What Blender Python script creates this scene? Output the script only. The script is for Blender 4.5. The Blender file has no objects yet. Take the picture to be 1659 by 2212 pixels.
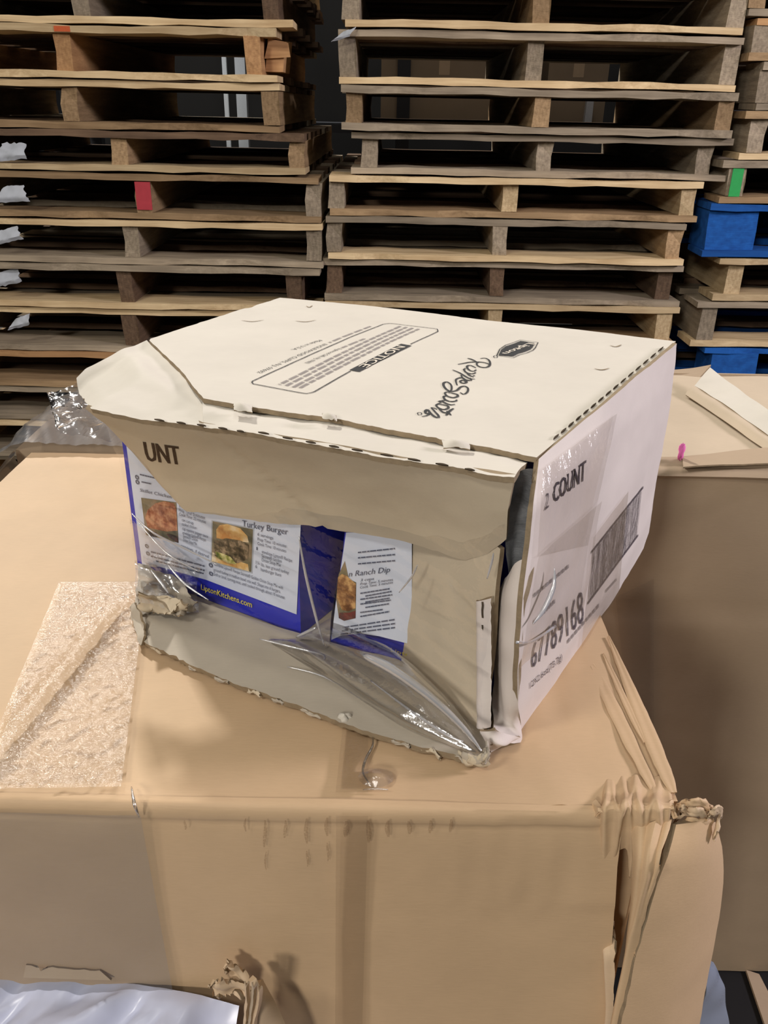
import bpy, math, random
import numpy as np
from mathutils import Vector, noise as mnoise
random.seed(7)
sc = bpy.context.scene
C = sc.collection

# ------------------------------------------------------------------ camera
EYE = np.array([0.0, 0.0, 1.5])
PITCH, ROLL, FOC, CX, CY = math.radians(26), math.radians(1.2), 1800.0, 829.5, 1106.0
FW = np.array([0, math.cos(PITCH), -math.sin(PITCH)])
R0 = np.array([1.0, 0, 0]); U0 = np.cross(R0, FW)
RT = math.cos(ROLL)*R0 + math.sin(ROLL)*U0
UP = -math.sin(ROLL)*R0 + math.cos(ROLL)*U0
cd = bpy.data.cameras.new('camera'); cam = bpy.data.objects.new('camera', cd); C.objects.link(cam)
cd.sensor_fit = 'VERTICAL'; cd.sensor_height = 36.0; cd.sensor_width = 27.0
cd.lens = FOC*36.0/2212.0; cd.clip_start = 0.02; cd.clip_end = 60
from mathutils import Matrix
cam.matrix_world = Matrix(((RT[0], UP[0], -FW[0], EYE[0]), (RT[1], UP[1], -FW[1], EYE[1]), (RT[2], UP[2], -FW[2], EYE[2]), (0, 0, 0, 1)))
sc.camera = cam

# ------------------------------------------------------------------ light
wd = bpy.data.worlds.new('warehouse_air'); sc.world = wd; wd.use_nodes = True
wd.node_tree.nodes['Background'].inputs[0].default_value = (0.95, 0.97, 1.0, 1)
wd.node_tree.nodes['Background'].inputs[1].default_value = 0.10
def area(name, loc, target, sx, sy, watts, col):
    l = bpy.data.lights.new(name, 'AREA'); l.shape = 'RECTANGLE'; l.size = sx; l.size_y = sy; l.energy = watts; l.color = col
    o = bpy.data.objects.new(name, l); C.objects.link(o); o.location = loc
    o.rotation_euler = (Vector(target)-Vector(loc)).to_track_quat('-Z', 'Y').to_euler()
    return o
area('ceiling_lamp_back', (-3.4, 6.3, 6.4), (-.1, .55, 1.2), .42, .42, 640, (1.0, .96, .91))
area('ceiling_lamp_over', (.1, 1.45, 4.9), (0, 1.9, 1.2), .9, 1.2, 22, (1.0, .96, .90))
area('film_highlight_lamp', (.1, -1.1, 5.0), (0, .6, 1.2), .5, 1.6, 14, (1.0, .96, .90))  # added overhead light, placed for glints on the clear film
area('ceiling_lamp_front', (-2.4, -1.7, 4.6), (.1, .9, 1.2), .6, .6, 60, (1.0, .95, .87))
area('ceiling_lamp_near', (-2.5, -4.8, 3.9), (0, 1.6, 1.2), .8, .8, 175, (1.0, .95, .88))
area('ceiling_lamp_right', (3.2, .66, 2.45), (.2, .6, 1.2), .5, .5, 98, (.98, .91, 1.0))
area('post_fill_light', (-1.3, 4.9, 3.0), (-1.1, 5.6, 1.7), .4, .4, 14, (.95, .98, 1.0))  # added fill with no seen source, brightens the far white posts
sc.view_settings.view_transform = 'Standard'; sc.view_settings.look = 'None'
sc.view_settings.gamma = 1; sc.view_settings.use_curve_mapping = False
sc.view_settings.exposure = 0.0

# ------------------------------------------------------------------ helpers
def ray(x, y): return FW + RT*(x-CX)/FOC - UP*(y-CY)/FOC
def Z(x, y, z):
    d = ray(x, y); return EYE + d*((z-EYE[2])/d[2])
def PL(x, y, p, n):
    d = ray(x, y); return EYE + d*(np.dot(np.array(p)-EYE, n)/np.dot(d, n))
def nz(v): v = np.array(v, float); return v/np.linalg.norm(v)
def pn(p, s, seed=0.0): return mnoise.noise(Vector((p[0]*s+seed, p[1]*s-seed*.7, p[2]*s+seed*.3)))
def lin(c): return tuple((v/255/12.92 if v/255 <= .04045 else ((v/255+.055)/1.055)**2.4) for v in c)

ROOT = {}
def tag(o, label, cat, group=None, kind=None):
    if label: o['label'] = label
    if cat: o['category'] = cat
    if group: o['group'] = group
    if kind: o['kind'] = kind
    return o
def thing(name, loc, label, cat, group=None):
    o = bpy.data.objects.new(name, None); C.objects.link(o); o.location = [float(v) for v in loc]; o.empty_display_size = .05
    ROOT[o.name] = np.array(loc, float)
    return tag(o, label, cat, group)
def mesh_of(name, V, F, mats, fmi=None, off=(0, 0, 0), smooth=False):
    me = bpy.data.meshes.new(name)
    me.from_pydata([tuple(float(c) for c in (np.array(v)-off)) for v in V], [], [tuple(f) for f in F])
    for m in (mats if isinstance(mats, (list, tuple)) else [mats]): me.materials.append(m)
    if fmi is not None:
        me.polygons.foreach_set('material_index', fmi)
    if smooth: me.polygons.foreach_set('use_smooth', [True]*len(me.polygons))
    me.update(); return me
def obj(name, V, F, mats, parent=None, fmi=None, smooth=False):
    off = ROOT[parent.name] if parent is not None else np.zeros(3)
    loc = np.zeros(3)
    if parent is None:
        loc = np.mean(np.array(V), axis=0); loc[2] = np.min(np.array(V)[:, 2]); off = loc
    o = bpy.data.objects.new(name, mesh_of(name, V, F, mats, fmi, off, smooth)); C.objects.link(o)
    if parent is not None: o.parent = parent; ROOT[o.name] = off
    else: o.location = [float(v) for v in loc]; ROOT[o.name] = loc
    return o
class MB:
    def __init__(s): s.V = []; s.F = []
    def add(s, V, F):
        n = len(s.V); s.V += [np.array(v, float) for v in V]; s.F += [tuple(i+n for i in f) for f in F]; return s
    def box(s, lo, hi):
        x0, y0, z0 = lo; x1, y1, z1 = hi
        return s.add([(x0,y0,z0),(x1,y0,z0),(x1,y1,z0),(x0,y1,z0),(x0,y0,z1),(x1,y0,z1),(x1,y1,z1),(x0,y1,z1)],
              [(0,3,2,1),(4,5,6,7),(0,1,5,4),(1,2,6,5),(2,3,7,6),(3,0,4,7)])
    def prism(s, bot, top):
        n = len(bot); f = [tuple(range(n))[::-1], tuple(range(n, 2*n))]
        for i in range(n): f.append((i, (i+1) % n, n+(i+1) % n, n+i))
        return s.add(list(bot)+list(top), f)
    def obj(s, name, m, parent=None, smooth=False): return obj(name, s.V, s.F, m, parent, None, smooth)

def resample(P, n):
    P = np.array(P, float); d = np.r_[0, np.cumsum(np.linalg.norm(np.diff(P, axis=0), axis=1))]
    t = np.linspace(0, d[-1], n+1)
    return np.stack([np.interp(t, d, P[:, k]) for k in range(3)], 1)
def coons(c0, c1, d0, d1, nu, nv):
    c0 = resample(c0, nu); c1 = resample(c1, nu); d0 = resample(d0, nv); d1 = resample(d1, nv)
    u = np.linspace(0, 1, nu+1)[None, :, None]; v = np.linspace(0, 1, nv+1)[:, None, None]
    P00, P10, P01, P11 = c0[0], c0[-1], c1[0], c1[-1]
    return ((1-v)*c0[None]+v*c1[None]+(1-u)*d0[:, None]+u*d1[:, None]
            - ((1-u)*(1-v)*P00+u*(1-v)*P10+(1-u)*v*P01+u*v*P11))
def normals(G):
    du = np.gradient(G, axis=1); dv = np.gradient(G, axis=0)
    n = np.cross(du, dv); return n/(np.linalg.norm(n, axis=2, keepdims=True)+1e-12)
def displace(G, fn, face):
    N = normals(G)
    if np.mean(N @ np.array(face, float)) < 0: N = -N
    H = G.copy()
    for i in range(G.shape[0]):
        for j in range(G.shape[1]): H[i, j] += N[i, j]*fn(G[i, j], j/(G.shape[1]-1), i/(G.shape[0]-1))
    return H
def rag(G, amp, seed, sides='uv', s=180):
    """uneven torn outline: nudges the rim vertices inside the surface"""
    H = G.copy(); nv, nu = G.shape[:2]
    for i in range(nv):
        for j in range(nu):
            w = np.zeros(3)
            if 'b' in sides and i == 0: w += nz(G[1, j]-G[0, j])*abs(pn(G[i, j], s, seed))
            if 't' in sides and i == nv-1: w += nz(G[-2, j]-G[-1, j])*abs(pn(G[i, j], s, seed+3))
            if 'l' in sides and j == 0: w += nz(G[i, 1]-G[i, 0])*abs(pn(G[i, j], s, seed+5))
            if 'r' in sides and j == nu-1: w += nz(G[i, -2]-G[i, -1])*abs(pn(G[i, j], s, seed+7))
            H[i, j] += amp*w
    return H
def sheet(name, G, m, parent=None, thick=.003, face=(0, 0, 1), edge=None, smooth=True):
    nv, nu = G.shape[:2]; N = normals(G)
    flip = np.mean(N @ np.array(face, float)) < 0
    if flip: N = -N
    V = list(G.reshape(-1, 3)); idx = lambda i, j: i*nu+j
    F = []; MI = []
    for i in range(nv-1):
        for j in range(nu-1):
            q = (idx(i, j), idx(i, j+1), idx(i+1, j+1), idx(i+1, j)); F.append(q[::-1] if flip else q); MI.append(0)
    if thick > 0:
        o = nv*nu; V += list((G-N*thick).reshape(-1, 3))
        for i in range(nv-1):
            for j in range(nu-1):
                q = (o+idx(i, j), o+idx(i+1, j), o+idx(i+1, j+1), o+idx(i, j+1)); F.append(q[::-1] if flip else q); MI.append(0)
        rim = [idx(0, j) for j in range(nu)]+[idx(i, nu-1) for i in range(1, nv)]+[idx(nv-1, j) for j in range(nu-2, -1, -1)]+[idx(i, 0) for i in range(nv-2, 0, -1)]
        for a, b in zip(rim, rim[1:]+rim[:1]):
            q = (b, a, o+a, o+b); F.append(q[::-1] if flip else q); MI.append(1 if edge else 0)
    mats = [m, edge] if edge else [m]
    ob = obj(name, V, F, mats, parent, MI, smooth)
    if smooth and thick > 0:
        for p, mi in zip(ob.data.polygons, MI): p.use_smooth = True
        ob.data.set_sharp_from_angle(angle=math.radians(50))
    return ob
def tube(mb, pts, rad, seg=7):
    pts = [np.array(p, float) for p in pts]; n = len(pts)
    rad = rad if hasattr(rad, '__len__') else [rad]*n
    V = []; F = []
    for i, p in enumerate(pts):
        t = nz(pts[min(i+1, n-1)]-pts[max(i-1, 0)]); a = np.cross(t, (0, 0, 1.0))
        if np.linalg.norm(a) < 1e-3: a = np.cross(t, (1.0, 0, 0))
        a = nz(a); b = np.cross(t, a)
        for k in range(seg):
            w = 2*math.pi*k/seg; V.append(p+rad[i]*(math.cos(w)*a+math.sin(w)*b))
    for i in range(n-1):
        for k in range(seg): F.append((i*seg+k, i*seg+(k+1) % seg, (i+1)*seg+(k+1) % seg, (i+1)*seg+k))
    F.append(tuple(range(seg))[::-1]); F.append(tuple(range((n-1)*seg, n*seg)))
    mb.add(V, F)
def smooth_line(P, n=5):
    P = [np.array(p, float) for p in P]; out = []
    for i in range(len(P)-1):
        p0 = P[max(i-1, 0)]; p1 = P[i]; p2 = P[i+1]; p3 = P[min(i+2, len(P)-1)]
        for k in range(n):
            t = k/n; out.append(.5*((2*p1)+(p2-p0)*t+(2*p0-5*p1+4*p2-p3)*t*t+(3*p1-p0-3*p2+p3)*t**3))
    out.append(P[-1]); return out
def ribbon(mb, P, n, w):
    """flat inked stroke lying on a surface with normal n"""
    V = []; F = []; m = len(P)
    for i in range(m):
        t = nz(P[min(i+1, m-1)]-P[max(i-1, 0)]+1e-12); s = np.cross(n, t)
        ww = w if not callable(w) else w(i/(m-1))
        V += [P[i]+s*ww/2, P[i]-s*ww/2]
        if i: F.append((2*i-2, 2*i-1, 2*i+1, 2*i))
    mb.add(V, F)
UZ_ = np.array([0, 0, 1.0])
FONT = {}
def glyphs(s, shear=0.0):
    if (s, shear) in FONT: return FONT[(s, shear)]
    cu = bpy.data.curves.new('lettering', 'FONT'); cu.body = s; cu.resolution_u = 2; cu.shear = shear
    o = bpy.data.objects.new('lettering', cu); C.objects.link(o)
    dg = bpy.context.evaluated_depsgraph_get(); me = bpy.data.meshes.new_from_object(o.evaluated_get(dg))
    V = np.array([v.co[:2] for v in me.vertices]); F = [tuple(p.vertices) for p in me.polygons]
    bpy.data.objects.remove(o); bpy.data.curves.remove(cu); bpy.data.meshes.remove(me)
    FONT[(s, shear)] = (V, F); return V, F
def letters(mb, s, P0, P1, PU, n, lift=.0004, cap=.72, shear=0.0, bold=0.0):
    """text from baseline start P0 to baseline end P1, capital height P0->PU, on a surface with outward normal n"""
    V, F = glyphs(s, shear)
    x0, x1 = V[:, 0].min(), V[:, 0].max()
    e = (P1-P0)/(x1-x0); u = (PU-P0)/cap; n = nz(n)
    for k in ([0] if not bold else [-1, 0, 1]):
        W = [P0+e*(v[0]-x0+k*bold)+u*v[1]+n*(lift+.00002*k) for v in V]
        if np.dot(np.cross(e, u), n) < 0: mb.add(W, [f[::-1] for f in F])
        else: mb.add(W, F)
def wordbars(mb, P0, P1, PU, n, seed, lift=.0004, fill=.6, mn=.04, mx=.12):
    """print too small to read: one short inked dash for each word"""
    r = random.Random(seed); t = 0.0; e = P1-P0; u = (PU-P0)*fill; n = nz(n)
    while t < 1:
        w = min(r.uniform(mn, mx), 1-t)
        q = [P0+e*t+n*lift, P0+e*(t+w)+n*lift, P0+e*(t+w)+u+n*lift, P0+e*t+u+n*lift]
        mb.add(q, [(0, 1, 2, 3)]); t += w+mn*.35
def flatpoly(mb, P, n, lift):
    n = nz(n); V = [p+n*lift for p in P]; a = sum(np.cross(V[i]-V[0], V[i+1]-V[0]) for i in range(1, len(V)-1))
    mb.add(V, [tuple(range(len(V)))[::(1 if np.dot(a, n) > 0 else -1)]])

# ------------------------------------------------------------------ materials
def nodes(name):
    m = bpy.data.materials.new(name); m.use_nodes = True; nt = m.node_tree
    return m, nt, nt.nodes['Principled BSDF'], nt.nodes['Material Output']
def add(nt, t, **kw):
    n = nt.nodes.new(t)
    for k, v in kw.items():
        if k in n.inputs: n.inputs[k].default_value = v
        else: setattr(n, k, v)
    return n
def card(name, c, dark=.86, rough=.78, fibre=(140, 900, 900), bump=.12, blotch=7.0, spec=.25):
    m, nt, b, out = nodes(name); L = nt.links.new; c = lin(c)
    tc = add(nt, 'ShaderNodeTexCoord'); mp = add(nt, 'ShaderNodeMapping'); mp.inputs['Scale'].default_value = fibre
    L(tc.outputs['Object'], mp.inputs[0])
    f = add(nt, 'ShaderNodeTexNoise', Scale=1.0, Detail=3.0); L(mp.outputs[0], f.inputs[0])
    bl = add(nt, 'ShaderNodeTexNoise', Scale=blotch, Detail=4.0, Roughness=.6); L(tc.outputs['Object'], bl.inputs[0])
    mix = add(nt, 'ShaderNodeMix', data_type='RGBA'); mix.inputs[6].default_value = tuple(v*dark for v in c)+(1,); mix.inputs[7].default_value = tuple(min(1, v*1.06) for v in c)+(1,)
    mr = add(nt, 'ShaderNodeMapRange'); mr.inputs[1].default_value = .3; mr.inputs[2].default_value = .7; L(bl.outputs[0], mr.inputs[0])
    ad = add(nt, 'ShaderNodeMath', operation='MULTIPLY_ADD'); ad.inputs[1].default_value = .45; L(f.outputs[0], ad.inputs[0]); 
    sc_ = add(nt, 'ShaderNodeMath', operation='MULTIPLY'); sc_.inputs[1].default_value = .6; L(mr.outputs[0], sc_.inputs[0]); L(sc_.outputs[0], ad.inputs[2])
    L(ad.outputs[0], mix.inputs[0]); L(mix.outputs[2], b.inputs['Base Color'])
    bp = add(nt, 'ShaderNodeBump', Strength=bump, Distance=.0006); L(f.outputs[0], bp.inputs['Height']); L(bp.outputs[0], b.inputs['Normal'])
    b.inputs['Roughness'].default_value = rough; b.inputs['Specular IOR Level'].default_value = spec
    return m
def plain(name, c, rough=.6, spec=.3, bump=0, bs=200, metallic=0):
    m, nt, b, out = nodes(name); b.inputs['Base Color'].default_value = lin(c)+(1,)
    b.inputs['Roughness'].default_value = rough; b.inputs['Specular IOR Level'].default_value = spec; b.inputs['Metallic'].default_value = metallic
    tc = add(nt, 'ShaderNodeTexCoord'); f = add(nt, 'ShaderNodeTexNoise', Scale=float(bs), Detail=3.0); nt.links.new(tc.outputs['Object'], f.inputs[0])
    mx = add(nt, 'ShaderNodeMix', data_type='RGBA'); cl = lin(c); mx.inputs[6].default_value = tuple(v*.82 for v in cl)+(1,); mx.inputs[7].default_value = tuple(min(1, v*1.1) for v in cl)+(1,)
    nt.links.new(f.outputs[0], mx.inputs[0]); nt.links.new(mx.outputs[2], b.inputs['Base Color'])
    if bump:
        bp = add(nt, 'ShaderNodeBump', Strength=bump, Distance=.001); nt.links.new(f.outputs[0], bp.inputs['Height']); nt.links.new(bp.outputs[0], b.inputs['Normal'])
    return m
def ink(name, c, solid=.85):
    m, nt, b, out = nodes(name); b.inputs['Base Color'].default_value = lin(c)+(1,); b.inputs['Roughness'].default_value = .8; b.inputs['Specular IOR Level'].default_value = .1
    if solid < 1:                                            # worn print: the board shows through in specks
        tc = add(nt, 'ShaderNodeTexCoord'); f = add(nt, 'ShaderNodeTexNoise', Scale=900.0, Detail=2.0); nt.links.new(tc.outputs['Object'], f.inputs[0])
        mr = add(nt, 'ShaderNodeMapRange'); mr.inputs[1].default_value = .25; mr.inputs[2].default_value = .5; mr.inputs[3].default_value = max(0, solid-.25); mr.inputs[4].default_value = min(1, solid+.15)
        nt.links.new(f.outputs[0], mr.inputs[0]); nt.links.new(mr.outputs[0], b.inputs['Alpha'])
    return m
def film(name, tint=(.97, .97, .98), base=.05, blend=.25, rough=.06, bump=.3, scale=(60, 60, 60), haze=0.0, hazecol=(.8, .8, .84), dist=.004):
    m, nt, b, out = nodes(name); nt.nodes.remove(b); L = nt.links.new
    tr = add(nt, 'ShaderNodeBsdfTransparent'); tr.inputs[0].default_value = tint+(1,)
    gl = add(nt, 'ShaderNodeBsdfGlossy'); gl.inputs['Roughness'].default_value = rough; gl.inputs['Color'].default_value = (1, 1, 1, 1)
    lw = add(nt, 'ShaderNodeLayerWeight', Blend=blend)
    ma = add(nt, 'ShaderNodeMath', operation='MULTIPLY_ADD', use_clamp=True); ma.inputs[1].default_value = .8; ma.inputs[2].default_value = base; L(lw.outputs['Fresnel'], ma.inputs[0])
    tc = add(nt, 'ShaderNodeTexCoord'); mp = add(nt, 'ShaderNodeMapping'); mp.inputs['Scale'].default_value = scale; L(tc.outputs['Object'], mp.inputs[0])
    f = add(nt, 'ShaderNodeTexNoise', Scale=1.0, Detail=4.0, Roughness=.55); L(mp.outputs[0], f.inputs[0])
    bp = add(nt, 'ShaderNodeBump', Strength=bump, Distance=dist); L(f.outputs[0], bp.inputs['Height']); L(bp.outputs[0], gl.inputs['Normal'])
    ms = add(nt, 'ShaderNodeMixShader'); L(ma.outputs[0], ms.inputs[0]); L(gl.outputs[0], ms.inputs[2])
    if haze > 0:
        df = add(nt, 'ShaderNodeBsdfDiffuse'); df.inputs[0].default_value = hazecol+(1,)
        m2 = add(nt, 'ShaderNodeMixShader'); m2.inputs[0].default_value = haze; L(tr.outputs[0], m2.inputs[1]); L(df.outputs[0], m2.inputs[2]); L(m2.outputs[0], ms.inputs[1])
    else: L(tr.outputs[0], ms.inputs[1])
    L(ms.outputs[0], out.inputs['Surface']); return m
def wood(name, c1, c2, c3=None):
    m, nt, b, out = nodes(name); L = nt.links.new
    tc = add(nt, 'ShaderNodeTexCoord'); oi = add(nt, 'ShaderNodeObjectInfo')
    of = add(nt, 'ShaderNodeVectorMath', operation='ADD'); L(tc.outputs['Object'], of.inputs[0])
    cm = add(nt, 'ShaderNodeCombineXYZ'); ml = add(nt, 'ShaderNodeMath', operation='MULTIPLY'); ml.inputs[1].default_value = 37; L(oi.outputs['Random'], ml.inputs[0]); L(ml.outputs[0], cm.inputs[0]); L(ml.outputs[0], cm.inputs[2]); L(cm.outputs[0], of.inputs[1])
    mp = add(nt, 'ShaderNodeMapping'); mp.inputs['Scale'].default_value = (5, 60, 90); L(of.outputs[0], mp.inputs[0])
    f = add(nt, 'ShaderNodeTexNoise', Scale=1.0, Detail=5.0, Roughness=.65); L(mp.outputs[0], f.inputs[0])
    g = add(nt, 'ShaderNodeTexNoise', Scale=6.0, Detail=3.0); L(of.outputs[0], g.inputs[0])
    cr = add(nt, 'ShaderNodeValToRGB'); cr.color_ramp.elements[0].position = .32; cr.color_ramp.elements[1].position = .68
    cr.color_ramp.elements[0].color = lin(c1)+(1,); cr.color_ramp.elements[1].color = lin(c2)+(1,)
    av = add(nt, 'ShaderNodeMath', operation='ADD'); h = add(nt, 'ShaderNodeMath', operation='MULTIPLY'); h.inputs[1].default_value = .5; L(f.outputs[0], h.inputs[0]); 
    h2 = add(nt, 'ShaderNodeMath', operation='MULTIPLY'); h2.inputs[1].default_value = .5; L(g.outputs[0], h2.inputs[0]); L(h.outputs[0], av.inputs[0]); L(h2.outputs[0], av.inputs[1]); L(av.outputs[0], cr.inputs[0])
    hsv = add(nt, 'ShaderNodeHueSaturation'); mr = add(nt, 'ShaderNodeMapRange'); mr.inputs[3].default_value = .72; mr.inputs[4].default_value = 1.2; L(oi.outputs['Random'], mr.inputs[0]); L(mr.outputs[0], hsv.inputs['Value']); L(cr.outputs[0], hsv.inputs['Color'])
    L(hsv.outputs[0], b.inputs['Base Color']); b.inputs['Roughness'].default_value = .85; b.inputs['Specular IOR Level'].default_value = .2
    bp = add(nt, 'ShaderNodeBump', Strength=.5, Distance=.002); L(f.outputs[0], bp.inputs['Height']); L(bp.outputs[0], b.inputs['Normal'])
    return m

M = {}
M['kraft'] = card('kraft_board', (200, 170, 134), blotch=9, rough=.6)
M['kraft_dark'] = card('kraft_board_edge', (160, 130, 96))
M['kraft_pale'] = card('pale_kraft_board', (208, 182, 150), blotch=14)
M['brown'] = card('brown_board', (164, 144, 120), blotch=6)
M['brown_top'] = card('brown_board_top', (184, 167, 144), blotch=8)
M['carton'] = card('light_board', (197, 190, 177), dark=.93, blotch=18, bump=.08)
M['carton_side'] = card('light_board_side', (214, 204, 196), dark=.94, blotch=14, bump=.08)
M['carton_in'] = card('inner_board', (198, 184, 160), dark=.92, blotch=12)
M['carton_low'] = card('inner_board_grey', (180, 170, 154), dark=.88, blotch=16)
M['edge'] = card('torn_edge', (150, 132, 106), dark=.6, blotch=120)
M['dark'] = plain('dark_slot', (78, 68, 56), .9, .1)
M['ink'] = ink('black_ink', (62, 62, 62), .9)
M['ink_brown'] = ink('brown_ink', (78, 62, 48), .85)
M['ink_side'] = ink('grey_ink', (78, 70, 76), .75)
M['ink_pale'] = ink('pale_grey_ink', (135, 128, 126), .6)
M['paper_ink'] = ink('unprinted_board', (212, 202, 186), 1)
M['blue'] = plain('blue_box_print', (46, 52, 178), .35, .5, bs=30)
M['blue_dark'] = plain('dark_blue_box_print', (30, 34, 92), .35, .5, bs=30)
M['white'] = plain('white_box_print', (214, 220, 232), .4, .4, bs=20)
M['grey_txt'] = ink('grey_small_print', (96, 100, 116), 1)
M['yellow'] = ink('yellow_print', (226, 210, 60), 1)
M['film'] = film('clear_film', base=.035, blend=.16, rough=.09, bump=.6, scale=(45, 45, 45))
M['film_fold'] = film('clear_film_folds', base=.16, blend=.3, rough=.17, bump=.5, scale=(50, 50, 50), tint=(.965, .965, .97))
M['tape'] = film('clear_tape', base=.03, blend=.18, rough=.16, bump=.25, scale=(180, 180, 180), tint=(.91, .90, .89))
M['tape_gloss'] = film('wrinkled_clear_tape', base=.05, blend=.18, rough=.2, bump=1.0, dist=.0016, scale=(230, 420, 230), tint=(.98, .97, .96))
M['tape_grey'] = film('dull_film', base=.02, blend=.1, rough=.3, bump=.3, scale=(40, 40, 40), tint=(.84, .86, .88), haze=.04)
M['stretch'] = film('stretch_film', base=.10, blend=.35, rough=.16, bump=.7, scale=(34, 5, 34), tint=(.93, .92, .92), haze=.10)
M['wrap'] = plain('white_plastic_wrap', (204, 208, 230), .28, .5, bs=8)
M['wrap_blue'] = film('bluish_film', base=.1, blend=.3, rough=.15, bump=.5, scale=(20, 20, 20), tint=(.6, .66, .78), haze=.45, hazecol=(.5, .57, .72))
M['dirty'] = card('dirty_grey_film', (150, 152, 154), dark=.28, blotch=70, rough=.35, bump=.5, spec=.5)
M['black'] = plain('gap_shade_black', (18, 18, 20), .5, .3)
M['concrete'] = plain('dusty_concrete', (74, 70, 66), .8, .3, .2, 14)
M['wall'] = plain('dark_wall', (30, 29, 28), .9, .2, 0, 3)
M['steel'] = plain('dark_rack_steel', (52, 54, 60), .5, .4)
M['lightpost'] = plain('white_painted_post', (225, 228, 230), .5, .4)
M['scrap'] = plain('white_paper_scrap', (176, 180, 186), .6, .3, .3, 40)
M['pink'] = plain('pink_paint', (236, 120, 190), .6)
M['red'] = plain('red_paint', (176, 62, 70), .7, .2, .3, 60)
M['green'] = plain('green_paint', (52, 160, 84), .7, .2, .3, 60)
M['orange'] = plain('orange_paint', (190, 90, 50), .8)
M['bluewood'] = wood('blue_painted_wood', (22, 66, 130), (34, 98, 176))
W = [wood('pale_pallet_wood', (164, 136, 98), (224, 200, 158)), wood('brown_pallet_wood', (122, 98, 70), (184, 154, 116)),
     wood('grey_pallet_wood', (112, 100, 84), (176, 160, 136)), wood('dark_pallet_wood', (72, 56, 44), (124, 100, 78)),
     wood('orange_pallet_wood', (142, 104, 70), (194, 152, 106))]

# ------------------------------------------------------------------ setting
FLOOR = .27
def structure(o): o['kind'] = 'structure'; return o
structure(MB().box((-5, -4, FLOOR-.1), (5, 7.6, FLOOR)).obj('floor', M['concrete']))
structure(MB().box((-5, 7.5, FLOOR), (5, 7.6, 6.2)).obj('wall_back', M['wall']))
structure(MB().box((-5.1, -4, FLOOR), (-5, 7.5, 6.2)).obj('wall_left', M['wall']))
structure(MB().box((5, -4, FLOOR), (5.1, 7.5, 6.2)).obj('wall_right', M['wall']))

# ------------------------------------------------------------------ pallets
PY = 2.45
BOARD = {}
def board_mesh(kind, mi, var):
    k = (kind, mi, var)
    if k in BOARD: return BOARD[k]
    r = random.Random(var*13+5); n = 14 if kind == 'lead' else 5
    th = .016; d = 1.0; V = []; F = []
    for i in range(n+1):
        x = i/n - .5; e = .0022 if kind == 'lead' else .0008
        a, b_, c, dd = [r.uniform(-e, e) for _ in range(4)]; ch = (r.random() < .18)*r.uniform(.02, .08) if kind == 'lead' else 0
        V += [(x, ch, a), (x, 1+0*b_, b_), (x, 1, th+c), (x, ch*.8, th+dd)]
    for i in range(n):
        o = 4*i
        for q in ((0, 1, 5, 4), (1, 2, 6, 5), (2, 3, 7, 6), (3, 0, 4, 7)): F.append(tuple(o+t for t in q))
    F.append((3, 2, 1, 0)); F.append(tuple(4*n+t for t in (0, 1, 2, 3)))
    m = M['bluewood'] if mi == 'b' else W[mi]
    BOARD[k] = mesh_of('board', V, F, m); return BOARD[k]
def block_mesh(mi, var, w=.042):
    k = ('st', mi, var)
    if k in BOARD: return BOARD[k]
    r = random.Random(var+91); b = .004; V = []
    for y in (0, 1):
        for (x, z) in ((-.5, 0), (.5, 0), (.5, .5), (.5, 1), (-.5, 1), (-.5, .5)): V.append((x+r.uniform(-.07, .07)*(.35 if mi == 'b' else 1), y+(r.uniform(0, .012) if y == 0 else 0), z))
    F = [(0, 1, 2, 3, 4, 5), (11, 10, 9, 8, 7, 6)]+[(i, 6+i, 6+(i+1) % 6, (i+1) % 6) for i in range(6)]
    BOARD[k] = mesh_of('stringer', V, F, M['bluewood'] if mi == 'b' else W[mi]); return BOARD[k]
def piece(name, me, parent, loc, scale, rz=0):
    o = bpy.data.objects.new(name, me); C.objects.link(o); o.parent = parent; o.location = [float(v) for v in loc]; o.scale = [float(v) for v in scale]; o.rotation_euler = (0, 0, rz); return o
def pallet(x0, x1, z0, z1, xs, mats, label, group, y0=PY, depth=1.15, yaw=0, seed=0, blocks=False, sw=.042, inset=(0, 0)):
    """stringer (or block) pallet seen at its end: every board and stringer is its own part"""
    r = random.Random(seed*17+3); cx = (x0+x1)/2; w = x1-x0; h = z1-z0; th = .016
    t = thing('wooden_pallet', (cx, y0, z0), label, 'pallet', group); t.rotation_euler = (0, 0, yaw)
    mt, ms, mb_ = mats
    for k, (nm, zz, n) in enumerate((('bottom_board', 0, 5), ('top_board', h-th, 7))):
        for i in range(n):
            dw = .125 if i in (0, n-1) else .085
            y = (depth-dw)*i/(n-1)
            mm = (mb_ if k == 0 else mt) if i == 0 else ('b' if blocks else r.choice([2, 3, 3, 3]))  # inner boards mostly darker wood: the stack's inner shade put into colour
            e0, e1 = (inset if (k == 1 and i == 0) else (0, 0))
            o = piece(nm, board_mesh('lead' if i < 2 else 'plain', mm, r.randrange(4)), t, ((e0-e1)/2+r.uniform(-.004, .004), y+r.uniform(-.006, .006), zz+r.uniform(-.001, .001)), (w-abs(e0)-abs(e1), dw, 1))
    for x in xs:
        if blocks:
            for k in range(3): piece('block', block_mesh('b', r.randrange(5)), t, (x-cx, .01+k*(depth-.16)/2, th), (sw, .14, h-2*th))
        else:
            s = piece('stringer', block_mesh(ms if r.random() < .7 else r.choice([0, 1, 2, 3]), r.randrange(5)), t, (x-cx, .006, th), (sw, depth-.012, h-2*th))
    return t
def X(px, y): return PL(px, y, (0, PY, 0), (0, 1, 0))[0]
def ZY(px, y): return PL(px, y, (0, PY, 0), (0, 1, 0))[2]
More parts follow.
